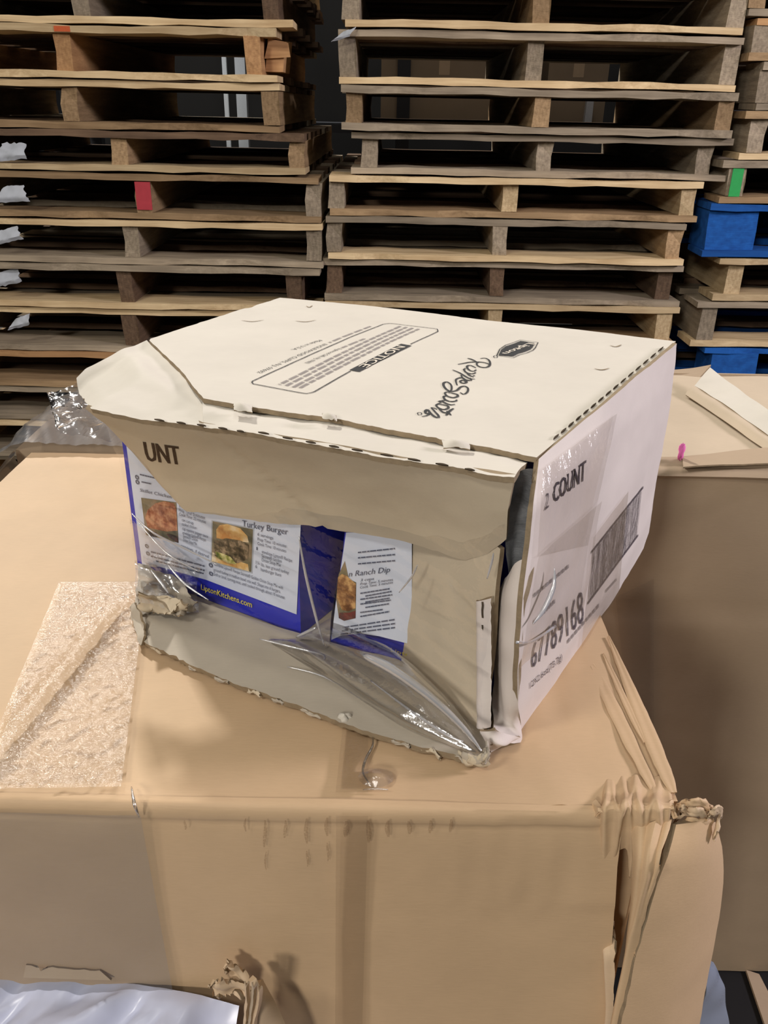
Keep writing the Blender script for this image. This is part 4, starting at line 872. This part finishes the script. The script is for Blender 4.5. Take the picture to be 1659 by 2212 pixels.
for k_, (a, b_) in enumerate((((160, 690), (650, 822)), ((160, 730), (650, 862)), ((210, 775), (640, 890)), ((60, -20), (250, 26)), ((75, 48), (160, 66)))):
    wordbars(mb, SP(*c4(*a)), SP(*c4(*b_)), SP(c4(*a)[0], c4(*a)[1]-6), sn, k_+30, .001, .5, .05, .14)
mb.obj('recipe_lettering', M['grey_txt'], b1)
mb = MB(); letters(mb, 'LiptonKitchens.com', SP(*c4(622, 1030)), SP(*c4(1088, 1196)), SP(c4(622, 1030)[0], c4(622, 1030)[1]-12.5), sn, .0010, bold=.01); mb.obj('website_lettering', M['yellow'], b1)
# second box, turned a little, crushed at its left edge
k0 = Z(715, 1386, T+.004); k1 = Z(870, 1434, T+.004); ke = nz(k1-k0); kn = np.array([ke[1], -ke[0], 0])
def KP(x, y, out=0): return PL(x, y, k0+kn*out, kn)
b2 = thing('soup_box', tuple(k0+ke*.06-kn*.05), 'blue and white soup mix box with a ranch dip photo, half hidden by board', 'box')
e1 = k0+ke*.125; zt = V3(0, 0, .135); lf = [KP(690, 1335), KP(735, 1165)]
cL0 = k0-kn*.022-ke*.012; 
MB().prism([k0-kn*.002, e1, e1-kn*.1, k0-kn*.1-ke*.004], [KP(745, 1150)-kn*.002, e1+zt, e1+zt-kn*.1, KP(745, 1150)-kn*.1-ke*.004]).obj('box_body', M['blue'], b2)
up_ = KP(745, 1150)
G = coons([k0, e1], [up_, V3(e1[0], e1[1], up_[2])], [k0, KP(722, 1340), up_], [e1, V3(e1[0], e1[1], up_[2])], 16, 16); G = displace(G, lambda p, u, v: .0018*pn(p, 30, 2)+.0008, kn)
sheet('front_face', G, M['blue'], b2, 0, kn)
def KS(x, y): return KP(x, y, .003)
wv = [(716, 1382), (738, 1372), (780, 1368), (820, 1374), (890, 1392), (890, 1150), (748, 1150), (726, 1300)]
face('recipe_panel', wv, M['white'], b2, KS, kn, .0003)
G = coons([k0+kn*.002, k0-kn*.03-ke*.012], [KP(747, 1150), KP(745, 1150)-kn*.03-ke*.010], [k0+kn*.002, KP(718, 1330)+kn*.002, KP(747, 1150)], [k0-kn*.03-ke*.012, KP(745, 1150)-kn*.03-ke*.010], 6, 14)
sheet('side_face', G, M['white'], b2, 0, -ke)
def c5(cx, cy): return (640+cx/6.9125, 1130+cy/6.9125)
face('photo_print', [c5(640, 760), c5(600, 1130), c5(640, 1410), c5(720, 1455), c5(890, 1415), c5(900, 880), c5(790, 830), c5(730, 560)], F_back, b2, KS, kn, .0005)
face('photo_print', [c5(630, 800), c5(610, 1100), c5(690, 1290), c5(790, 1310), c5(892, 1260), c5(896, 900), c5(760, 780), c5(690, 750)], F_dip, b2, KS, kn, .0007)
face('photo_print', [c5(650, 1330), c5(640, 1410), c5(720, 1452), c5(888, 1412), c5(892, 1300), c5(800, 1330)], F_dark, b2, KS, kn, .0007)
mb = MB()
def line2(s, a, b_, h): letters(mb, s, KS(*c5(*a)), KS(*c5(*b_)), KS(c5(*a)[0], c5(*a)[1]-h/6.9125), kn, .0010, shear=.2)
line2('n Ranch Dip', (790, 792), (1408, 722), 84)
for s, a, b_ in (('3 cups', (965, 862), (1170, 835)), ('Prep Time: 5 minutes', (962, 918), (1450, 850)), ('Cook Time: 5 minutes', (962, 970), (1450, 890))): line2(s, a, b_, 40)
for k_, (a, b_) in enumerate((((965, 1050), (1400, 980)), ((1040, 1090), (1430, 1020)), ((965, 1140), (1440, 1070)), ((1040, 1180), (1400, 1120)), ((965, 1210), (1420, 1150)), ((1040, 1260), (1390, 1205)), ((965, 1335), (1300, 1290)), ((965, 1395), (1400, 1320)), ((700, 1560), (1480, 1440)), ((690, 1610), (1480, 1500)), ((670, 1660), (1480, 1560)), ((930, 440), (1480, 380)), ((930, 520), (1480, 470)), ((930, 610), (1490, 560)))):
    wordbars(mb, KS(*c5(*a)), KS(*c5(*b_)), KS(c5(*a)[0], c5(*a)[1]-5), kn, k_+60, .001, .6, .06, .16)
mb.obj('recipe_lettering', M['grey_txt'], b2)
mb = MB(); letters(mb, 'LiptonKitchens.com', KS(*c5(1420, 1905)), KS(*c5(2600, 2240)), KS(c5(1420, 1905)[0], c5(1420, 1905)[1]-8), kn, .001); mb.obj('website_lettering', M['yellow'], b2)

# ------------------------------------------------------------------ clear film over the torn front
def wr(p, along, s1, s2, seed):
    a = float(np.dot(p, along)); c = p-along*a; return pn(c*s1+along*a*s2, 1.0, seed)
dg = nz(FR(1040, 1630, .02)-FR(650, 1380, .05))
fT = [FR(238, 930, .028), FR(400, 1060, .050), FR(640, 1098, .046), FR(860, 1130, .040), FR(1000, 1150, .030), FR(1090, 1120, .014)]
fBm = [SP(296, 1236, .006), SP(420, 1292, .008), SP(560, 1345, .010), Z(660, 1388, T+.012), Z(780, 1448, T+.014), Z(900, 1530, T+.013), Z(1050, 1632, T+.010)]
G = coons(fBm, fT, [fBm[0], SP(272, 1060, .010), fT[0]], [fBm[-1], FR(1036, 1500, .006), FR(1064, 1300, .006), fT[-1]], 80, 60)
G = displace(G, lambda p, u, v: .0035*wr(p, dg, 55, 9, 3)+.0018*wr(p, dg, 140, 20, 5)+.0045*math.sin(math.pi*u)*math.sin(math.pi*v), fn)
sheet('clear_film', G, M['film'], lip, 0, fn)
# taut folds that run to the front right foot
e0 = [Z(640, 1380, T+.012), Z(760, 1440, T+.022), Z(900, 1530, T+.026), Z(1046, 1632, T+.012)]
e1_ = [Z(560, 1380, T+.007), Z(720, 1470, T+.008), Z(860, 1560, T+.008), Z(1040, 1640, T+.008)]
e2_ = [FR(720, 1330, .058), FR(862, 1410, .050), FR(960, 1510, .028), FR(1050, 1622, .006)]
for nm, (a, b_, am) in dict(lower=(e1_, e0, .0075), upper=(e0, e2_, .0095)).items():
    G = coons(a, b_, [a[0], b_[0]], [a[-1], b_[-1]], 60, 22)
    G = displace(G, lambda p, u, v: am*math.sin(math.pi*min(1, u*1.02))**.7*(math.sin(math.pi*v)+.16*math.sin(v*math.pi*4))+.0016*wr(p, dg, 90, 7, 8)*math.sin(math.pi*u), nz(fn+(0, 0, 1)))
    sheet('film_fold', G, M['film_fold'], lip, 0, nz(fn+(0, 0, 1)))
# puckers on the left, over the crumpled corner
a = [SP(292, 1215, .014), SP(360, 1262, .016), SP(425, 1300, .014)]; b_ = [SP(285, 1120, .012), SP(350, 1160, .014), SP(430, 1220, .010)]; c_ = [Z(292, 1300, T+.030), Z(360, 1318, T+.022), Z(430, 1326, T+.014)]
G = coons(c_, b_, [c_[0], a[0], b_[0]], [c_[-1], a[-1], b_[-1]], 40, 30); G = displace(G, lambda p, u, v: .0042*wr(p, dg, 90, 12, 2)+.0015*pn(p, 120, 3), nz(fn+(0, 0, .6)))
sheet('film_fold', G, M['film_fold'], lip, 0, nz(fn+(0, 0, .6)))
# wrinkled seams: ropes of gathered film, whitened to paint highlights; the widest is a painted streak
for (pts, w_, S) in (([(285, 1110), (330, 1150), (400, 1185), (470, 1220)], .0008, lambda x, y: SP(x, y, .016)), ([(300, 1130), (360, 1195), (430, 1235)], .0006, lambda x, y: SP(x, y, .018)), ([(326, 1232), (350, 1262), (364, 1282)], .0009, lambda x, y: SP(x, y, .028)), ([(362, 1220), (400, 1262), (450, 1296)], .0008, lambda x, y: SP(x, y, .018)),
        ([(646, 1160), (660, 1240), (684, 1340), (700, 1395)], .0010, lambda x, y: SP(x, y, .010)), ([(640, 1376), (682, 1356)], .0012, lambda x, y: SP(x, y, .014)), ([(560, 1380), (640, 1400), (696, 1414), (700, 1424)], .0008, lambda x, y: Z(x, y, T+.014)), ([(862, 1280), (890, 1245), (902, 1220)], .0006, lambda x, y: FR(x, y, .030)), ([(1052, 1250), (1062, 1215), (1066, 1195)], .0007, lambda x, y: FR(x, y, .008)),
        ([(786, 1416), (850, 1448), (930, 1506), (1000, 1572), (1040, 1622)], .0030, lambda x, y: Z(x, y, T+.036)), ([(800, 1470), (880, 1530), (960, 1585), (1000, 1602)], .0009, lambda x, y: Z(x, y, T+.022)), ([(620, 1440), (700, 1462), (780, 1510)], .0005, lambda x, y: Z(x, y, T+.010))):
    mb = MB(); P = smooth_line([S(*p) for p in pts], 6); n = len(P); tube(mb, P, [w_*(.35+.65*math.sin(math.pi*(i+.5)/n)) if w_ < .002 else w_*(.12+.88*math.sin(math.pi*((i+.5)/n)**.55)) for i in range(n)], 8); mb.obj('film_seam_glint', M['seam'] if 'seam' in M else M.setdefault('seam', film('glint_film', base=.3, blend=.4, rough=.2, bump=.2, tint=(.95, .95, .96), haze=.45, hazecol=(.9, .9, .93))), lip, True)
# loose film tuft off the left corner
P = [FR(122, 935, -.002), FR(244, 955, .012), Z(200, 872, TZ-.030), Z(100, 850, TZ-.028)]
G = coons([P[0], P[1]], [P[3], P[2]], [P[0], P[3]], [P[1], P[2]], 30, 30); G = displace(G, lambda p, u, v: .008*pn(p, 40, 3)+.004*pn(p, 100, 6), fn); G = rag(G, .012, 3.0, 'btl', 60)
sheet('film_tuft', G, M['film_fold'], lip, 0, fn)
P = [Z(128, 880, TZ-.030), Z(208, 884, TZ-.024), Z(172, 822, TZ-.018), Z(96, 848, TZ-.020)]
G = coons([P[0], P[1]], [P[3], P[2]], [P[0], P[3]], [P[1], P[2]], 24, 24); G = displace(G, lambda p, u, v: .005*pn(p, 70, 1)+.003*pn(p, 150, 6), UZ); G = rag(G, .01, 4.0, 'btl', 70)
sheet('film_tuft', G, M['film_fold'], lip, 0, UZ)
# tape on the right panel
def rstick(px, m, nm, amp=.0012, seed=0):
    P = [RS(*p)+rn*.0009 for p in px]; m01 = lambda a, b_: [RS(px[a][0]+(px[b_][0]-px[a][0])*t, px[a][1]+(px[b_][1]-px[a][1])*t)+rn*.0008 for t in np.linspace(0, 1, 6)]
    G = coons(m01(0, 1), m01(3, 2), m01(0, 3), m01(1, 2), 26, 26); G = displace(G, lambda p, u, v: amp*(.5+.5*pn(p, 45, seed)), rn); sheet(nm, G, m, lip, 0, rn)
rstick(((1152, 1200), (1262, 1176), (1326, 892), (1166, 1012)), M['tape'], 'clear_tape', .0014, 2)
rstick(((1112, 1440), (1252, 1310), (1290, 1080), (1152, 1200)), M['tape'], 'clear_tape', .0026, 5)
rstick(((1250, 1400), (1332, 1282), (1352, 1060), (1276, 1160)), M['tape'], 'clear_tape', .0006, 8)
mb = MB(); P = smooth_line([RS(1180, 1222)+rn*.004, RS(1174, 1262)+rn*.005, RS(1152, 1312)+rn*.005, RS(1134, 1342)+rn*.004], 6); tube(mb, P, [.0015*math.sin(math.pi*(i+.5)/len(P)) for i in range(len(P))], 8); mb.obj('film_seam_glint', M['seam'], lip, True)
mb = MB(); P = smooth_line([RS(1106, 1384)+rn*.002, RS(1140, 1382)+rn*.002, RS(1190, 1350)+rn*.002], 6); tube(mb, P, .0008, 6); mb.obj('film_seam_glint', M['seam'], lip, True)

# ------------------------------------------------------------------ carton behind on the right
rc = thing('tall_carton', (.52, 1.0, .36), 'tall brown carton with open flaps standing behind at the right', 'carton')
RX0, RX1, RYF, RYB = .205, .92, .815, 1.19
G = coons([V3(RX0, RYF, .36), V3(RX1, RYF, .36)], [V3(RX0, RYF, T-.004), V3(RX1, RYF, T-.004)], [V3(RX0, RYF, .36), V3(RX0, RYF, T-.004)], [V3(RX1, RYF, .36), V3(RX1, RYF, T-.004)], 40, 60)
G = displace(G, lambda p, u, v: .003*pn(p, 7, 2)+.0008*pn(p, 40, 3)-.002*math.exp(-((p[2]-.985-.02*(p[0]-.3))/.006)**2), (0, -1, 0))
sheet('front_panel', G, M['brown'], rc, .004, (0, -1, 0), M['edge'])
B('left_panel', RX0, RX0+.004, RYF+.004, RYB, .36, T-.01, M['brown'], rc); B('right_panel', RX1-.004, RX1, RYF+.004, RYB, .36, T-.01, M['brown'], rc)
B('back_panel', RX0, RX1, RYB, RYB+.004, .36, T-.004, M['brown'], rc); B('bottom_panel', RX0+.004, RX1-.004, RYF+.004, RYB, .36, .364, M['brown'], rc)
# rounded front shoulder with two creased steps
prof = [(RYF, -.004), (RYF-.004, .000), (RYF, .004), (RYF+.006, .0055), (RYF+.008, .0045), (RYF+.014, .0048), (RYF+.018, .0090), (RYF+.024, .010), (RYF+.030, .008)]
G = np.array([[V3(x, y+.0015*pn((x, 0, 0), 12, 1), T-.006+z+.001*pn((x, y, 0), 20, 3)) for x in np.linspace(RX0, RX1, 40)] for y, z in prof])
sheet('front_shoulder', G, M['brown'], rc, .003, (0, -.6, 1), M['edge'])
lay = [Z(1474, 986, T+.007), Z(1659, 966, T+.007), Z(2100, 930, T+.007)]; lay0 = [Z(1476, 1008, T+.006), Z(1659, 1000, T+.006), Z(2100, 985, T+.006)]
G = coons(lay0, lay, [lay0[0], lay[0]], [lay0[-1], lay[-1]], 30, 6); sheet('front_flap_strip', displace(G, lambda p, u, v: .001*pn(p, 30, 2), UZ), M['brown'], rc, .0018, UZ, M['edge'])
c0 = [V3(RX0, RYF+.028, T), V3(RX1, RYF+.028, T)]; c1 = [V3(RX0, RYB, T-.004), Z(1500, 822, T-.004), V3(RX1, RYB, T-.004)]
G = coons(c0, [V3(RX0, RYB, T-.004), V3(RX1, RYB, T-.004)], [c0[0], V3(RX0, RYB, T-.004)], [c0[1], V3(RX1, RYB, T-.004)], 40, 30)
sheet('top_panel', displace(G, lambda p, u, v: .002*pn(p, 14, 5)+.0006*pn(p, 60, 1)-.003, UZ), M['brown_top'], rc, .004, UZ, M['edge'])
# raised back flap and the folded rim on the right
P = [FP(1310, 845, 1.17), FP(1500, 826, 1.17), FP(1536, 788, 1.20), FP(1310, 818, 1.20)]
G = coons([P[0], P[1]], [P[3], P[2]], [P[0], P[3]], [P[1], P[2]], 24, 10); sheet('back_flap', displace(G, lambda p, u, v: .002*pn(p, 30, 2), (0, -1, .3)), M['brown'], rc, .0035, (0, -1, .3), M['edge'])
ri = [Z(1500, 832, T+.006), Z(1560, 870, T+.006), Z(1659, 940, T+.006), Z(1800, 1040, T+.006)]; ro = [Z(1534, 794, T+.018), Z(1600, 844, T+.014), Z(1659, 884, T+.016), Z(1800, 990, T+.016)]
rm = [Z(1480, 850, T), Z(1540, 890, T), Z(1650, 968, T), Z(1790, 1065, T)]
G = coons(ri, ro, [ri[0], ro[0]], [ri[-1], ro[-1]], 30, 8); sheet('folded_rim', displace(G, lambda p, u, v: .0015*pn(p, 30, 4), UZ), M['carton'], rc, .004, UZ, M['edge'])
G = coons(rm, ri, [rm[0], ri[0]], [rm[-1], ri[-1]], 30, 8); sheet('folded_rim', displace(G, lambda p, u, v: .003*math.sin(math.pi*v)-.001+.001*pn(p, 30, 6), UZ), M['brown_top'], rc, .003, UZ, M['edge'])
stick('clear_tape', ((1410, 2040), (1412, 2040), (1412, 1250), (1330, 1290)), M['tape'], rc, None, RYF-.004, .0006)
mb = MB(); c = Z(1472, 976, T+.014)
G = np.array([[c+.0075*np.array([.5*math.cos(a)*math.sin(b_), .3*math.sin(a)*math.sin(b_), 1.1*math.cos(b_)])*(1+.3*math.sin(2*a+b_*3)) for a in np.linspace(0, 2*math.pi, 11)] for b_ in np.linspace(.05, math.pi-.05, 8)])
tag(sheet('pink_scrap', G, M['pink'], None, 0, (0, -1, 0)), 'tiny bright pink scrap on the front edge of the tall brown carton', 'scrap')
bp_ = thing('gap_shade_block', (.55, 1.0, FLOOR), 'black block added for the shaded gap under the tall brown carton', 'pallet')  # black block paints the dark gap below the carton
B('shade_slab', .20, .95, .70, 1.2, .33, .3585, M['black'], bp_)
for x in (.21, .53, .85):
    B('shade_foot', x, x+.09, .71, 1.19, FLOOR, .33, M['black'], bp_)
bb = thing('loose_board', (.5, .72, .36), 'brown cardboard edge strip lying beside the black gap block at the bottom right', 'board')
ob = [PL(1612, 2095, (0, 0, .364), UZ), PL(1640, 2104, (0, 0, .364), UZ), PL(1720, 2260, (0, 0, .364), UZ), PL(1668, 2260, (0, 0, .364), UZ)]
MB().prism([p+V3(0, 0, -.005) for p in ob], ob).obj('strip', M['brown'], bb)

# ------------------------------------------------------------------ film-wrapped carton behind on the left
lc = thing('wrapped_carton', (-.25, .95, FLOOR), 'brown carton under glossy stretch film behind the large carton at the left', 'carton')
LX0, LX1, LY0, LY1 = -.402, -.12, .840, 1.045
B('carton_body', LX0, LX1, LY0, LY1, FLOOR, T-.008, M['brown'], lc)
B('top_flap', LX0, LX1, LY0, (LY0+LY1)/2-.001, T-.008, T-.004, M['brown'], lc); B('top_flap', LX0, LX1, (LY0+LY1)/2+.001, LY1, T-.008, T-.004, M['brown'], lc)
sf = thing('stretch_film', (-.3, .94, T-.2), 'clear stretch film pulled over the wrapped carton and down the left side of the load', 'film')
c0 = [V3(-.425, .816, T-.012), V3(-.40, .826, T+.004), V3(-.22, .832, T+.004), V3(-.16, .834, T+.003)]; c1 = [V3(-.42, 1.05, T-.012), V3(-.395, 1.05, T+.002), V3(-.14, 1.05, T+.003)]
G = coons(c0, c1, [c0[0], c1[0]], [c0[-1], c1[-1]], 70, 50)
G = displace(G, lambda p, u, v: .006*pn((p[0]*1.6+p[1]*.7, p[1]*.18, 0), 22, 4)+.0022*pn((p[0]*2.2+p[1]*.9, p[1]*.2, 0), 60, 2)+.004, UZ)
sheet('top_film', G, M['stretch'], sf, 0, UZ)
c0 = [V3(-.392, .60, T-.002), V3(-.40, .835, T-.002)]; c1 = [V3(-.47, .60, T-.16), V3(-.45, .95, T-.16)]
G = coons(c0, c1, [c0[0], c1[0]], [c0[1], c1[1]], 30, 30)
G = displace(G, lambda p, u, v: .006*pn((p[0]*3, p[1]*.4, p[2]*2), 30, 6), (-1, -.3, .5)); sheet('side_film', G, M['stretch'], sf, 0, (-1, -.3, .5))

# ------------------------------------------------------------------ white wrapped pack in front, with its torn cardboard corner
wk = thing('wrapped_pack', (-.28, .2, T-.36), 'pack wrapped in crinkled white plastic in the bottom left corner of the view', 'pack')
zt_ = 1.012
def WP(x, y, z=zt_): return Z(x, y, z)
bk = [V3(-.45, .322, zt_+.006), WP(0, 2106), WP(120, 2108), WP(240, 2118), WP(360, 2136), WP(440, 2152), WP(516, 2168)]
ft = [V3(-.45, .15, zt_-.03), V3(-.3, .14, zt_-.03), V3(-.14, .15, zt_-.03), V3(-.098, .16, zt_-.025)]
G = coons(ft, bk, [ft[0], bk[0]], [ft[-1], V3(-.094, .25, zt_-.006), bk[-1]], 110, 60)
fd = nz((.74, .67, 0))
G = displace(G, lambda p, u, v: (.016*(1-abs(wr(p, fd, 36, 6, 4))*2.2)+.0070*(1-abs(wr(p, fd, 100, 12, 7))*2)-.017+.0010*pn(p, 180, 1))*min(1, (1-v)*14+.15), UZ)
sheet('plastic_wrap', G, M['wrap'], wk, 0, UZ)
B('inner_carton', -.46, -.112, .142, .312, T-.36, zt_-.04, M['kraft'], wk)
G2 = coons([V3(-.46, .128, T-.36), V3(-.097, .128, T-.36)], [V3(-.46, .14, zt_-.03), V3(-.098, .14, zt_-.03)], [V3(-.46, .128, T-.36), V3(-.46, .14, zt_-.03)], [V3(-.097, .128, T-.36), V3(-.098, .14, zt_-.03)], 20, 12)
sheet('front_wrap', displace(G2, lambda p, u, v: .004*pn(p, 20, 3), (0, -1, 0)), M['wrap'], wk, 0, (0, -1, 0))
G2 = coons([V3(-.0985, .128, T-.36), V3(-.0985, .312, T-.36)], [V3(-.100, .15, zt_-.03), V3(-.098, .312, zt_-.012)], [V3(-.0985, .128, T-.36), V3(-.100, .15, zt_-.03)], [V3(-.0985, .312, T-.36), V3(-.098, .312, zt_-.012)], 20, 12)
sheet('side_wrap', displace(G2, lambda p, u, v: .003*pn(p, 24, 5), (1, 0, 0)), M['wrap'], wk, 0, (1, 0, 0))
sp = thing('support_carton', (-.28, .22, FLOOR), 'plain brown carton standing under the white wrapped pack', 'carton')
B('carton_body', -.46, -.09, .13, .32, FLOOR, T-.366, M['kraft'], sp); B('top_flap', -.46, -.09, .13, .224, T-.366, T-.362, M['kraft'], sp); B('top_flap', -.46, -.09, .226, .32, T-.366, T-.362, M['kraft'], sp)
tc_ = thing('torn_board_corner', (-.07, .30, zt_-.06), 'torn folded cardboard corner standing beside the white wrapped pack', 'board')
def TP(x, y, Y=.312): return FP(x, y, Y)
a = [TP(556, 2128, .318), TP(566, 2112, .318), TP(580, 2140, .314), TP(600, 2175, .312), TP(618, 2215, .310), TP(650, 2300, .31)]; b_ = [TP(530, 2140, .306), TP(530, 2160, .304), TP(528, 2190, .302), TP(526, 2215, .301), TP(520, 2300, .30)]
G = coons(b_, a, [b_[0], a[0]], [b_[-1], a[-1]], 30, 14); G = displace(G, lambda p, u, v: .004*math.sin(math.pi*v)+.0015*pn(p, 60, 2), (0, -1, .2)); G = rag(G, .003, 2.0, 'bl', 150)
sheet('corner_flap', G, M['kraft_pale'], tc_, .003, (0, -1, .2), M['edge'])
for j, q in enumerate(([(486, 2066), (506, 2072), (540, 2100), (536, 2128), (502, 2114), (488, 2092)], [(452, 2118), (474, 2104), (530, 2124), (530, 2148), (494, 2150), (458, 2146)])):
    P = [TP(x, y, .322-.004*j) for x, y in q]
    G = coons([P[0], P[1], P[2]], [P[5], P[4], P[3]], [P[0], P[5]], [P[2], P[3]], 16, 10); G = displace(G, lambda p, u, v: .003*pn(p, 120, j)+.0022*abs(math.sin(math.pi*v*1.5)), (0, -1, .4)); G = rag(G, .0075, j+1.0, 'btl', 210)
    sheet('torn_tab', G, M['kraft_pale'], tc_, .0022, (0, -1, .4), M['edge'])
for j, q in enumerate(([(532, 2132), (534, 2170), (530, 2215), (526, 2300)], [(548, 2134), (546, 2170), (540, 2215), (534, 2300)], [(560, 2142), (556, 2180), (548, 2220), (542, 2300)])):
    mb = MB(); P = smooth_line([TP(x, y, .299-.001*j) for x, y in q], 5); G = np.array([[p+V3(dx, .004*abs(dx)/.002, 0)+V3(.0006*pn(p, 150, j), 0, 0) for dx in (-.0016, 0, .0016)] for p in P])
    sheet('board_layer', G, M['brown_top'] if j % 2 else M['kraft_pale'], tc_, .001, (0, -1, 0), M['edge'])
# strip of board peeping out behind the white pack
P = [TP(50, 2112, .329), TP(240, 2118, .329), TP(215, 2096, .331), TP(56, 2084, .331)]
G = coons([P[0], P[1]], [P[3], P[2]], [P[0], P[3]], [P[1], P[2]], 14, 6); G = rag(G, .003, 3.0, 't', 120)
tag(sheet('board_strip', G, M['kraft_pale'], None, .002, (0, -1, 0), M['edge']), 'pale strip of cardboard peeping out behind the white wrapped pack', 'board')

# ------------------------------------------------------------------ bluish film hanging at the lower right
a = [FP(1528, 2070, .36), FP(1524, 2150, .36), FP(1500, 2260, .36)]; b_ = [FP(1541, 2078, .372), FP(1564, 2130, .375), FP(1582, 2260, .375)]
G = coons(a, b_, [a[0], b_[0]], [a[-1], b_[-1]], 24, 14); G = displace(G, lambda p, u, v: .0015*pn(p, 50, 2), (0, -1, 0))
tag(sheet('loose_film', G, M['wrap_blue'], None, .0006, (0, -1, 0)), 'bluish loose film hanging beside the burst corner of the large carton', 'film')
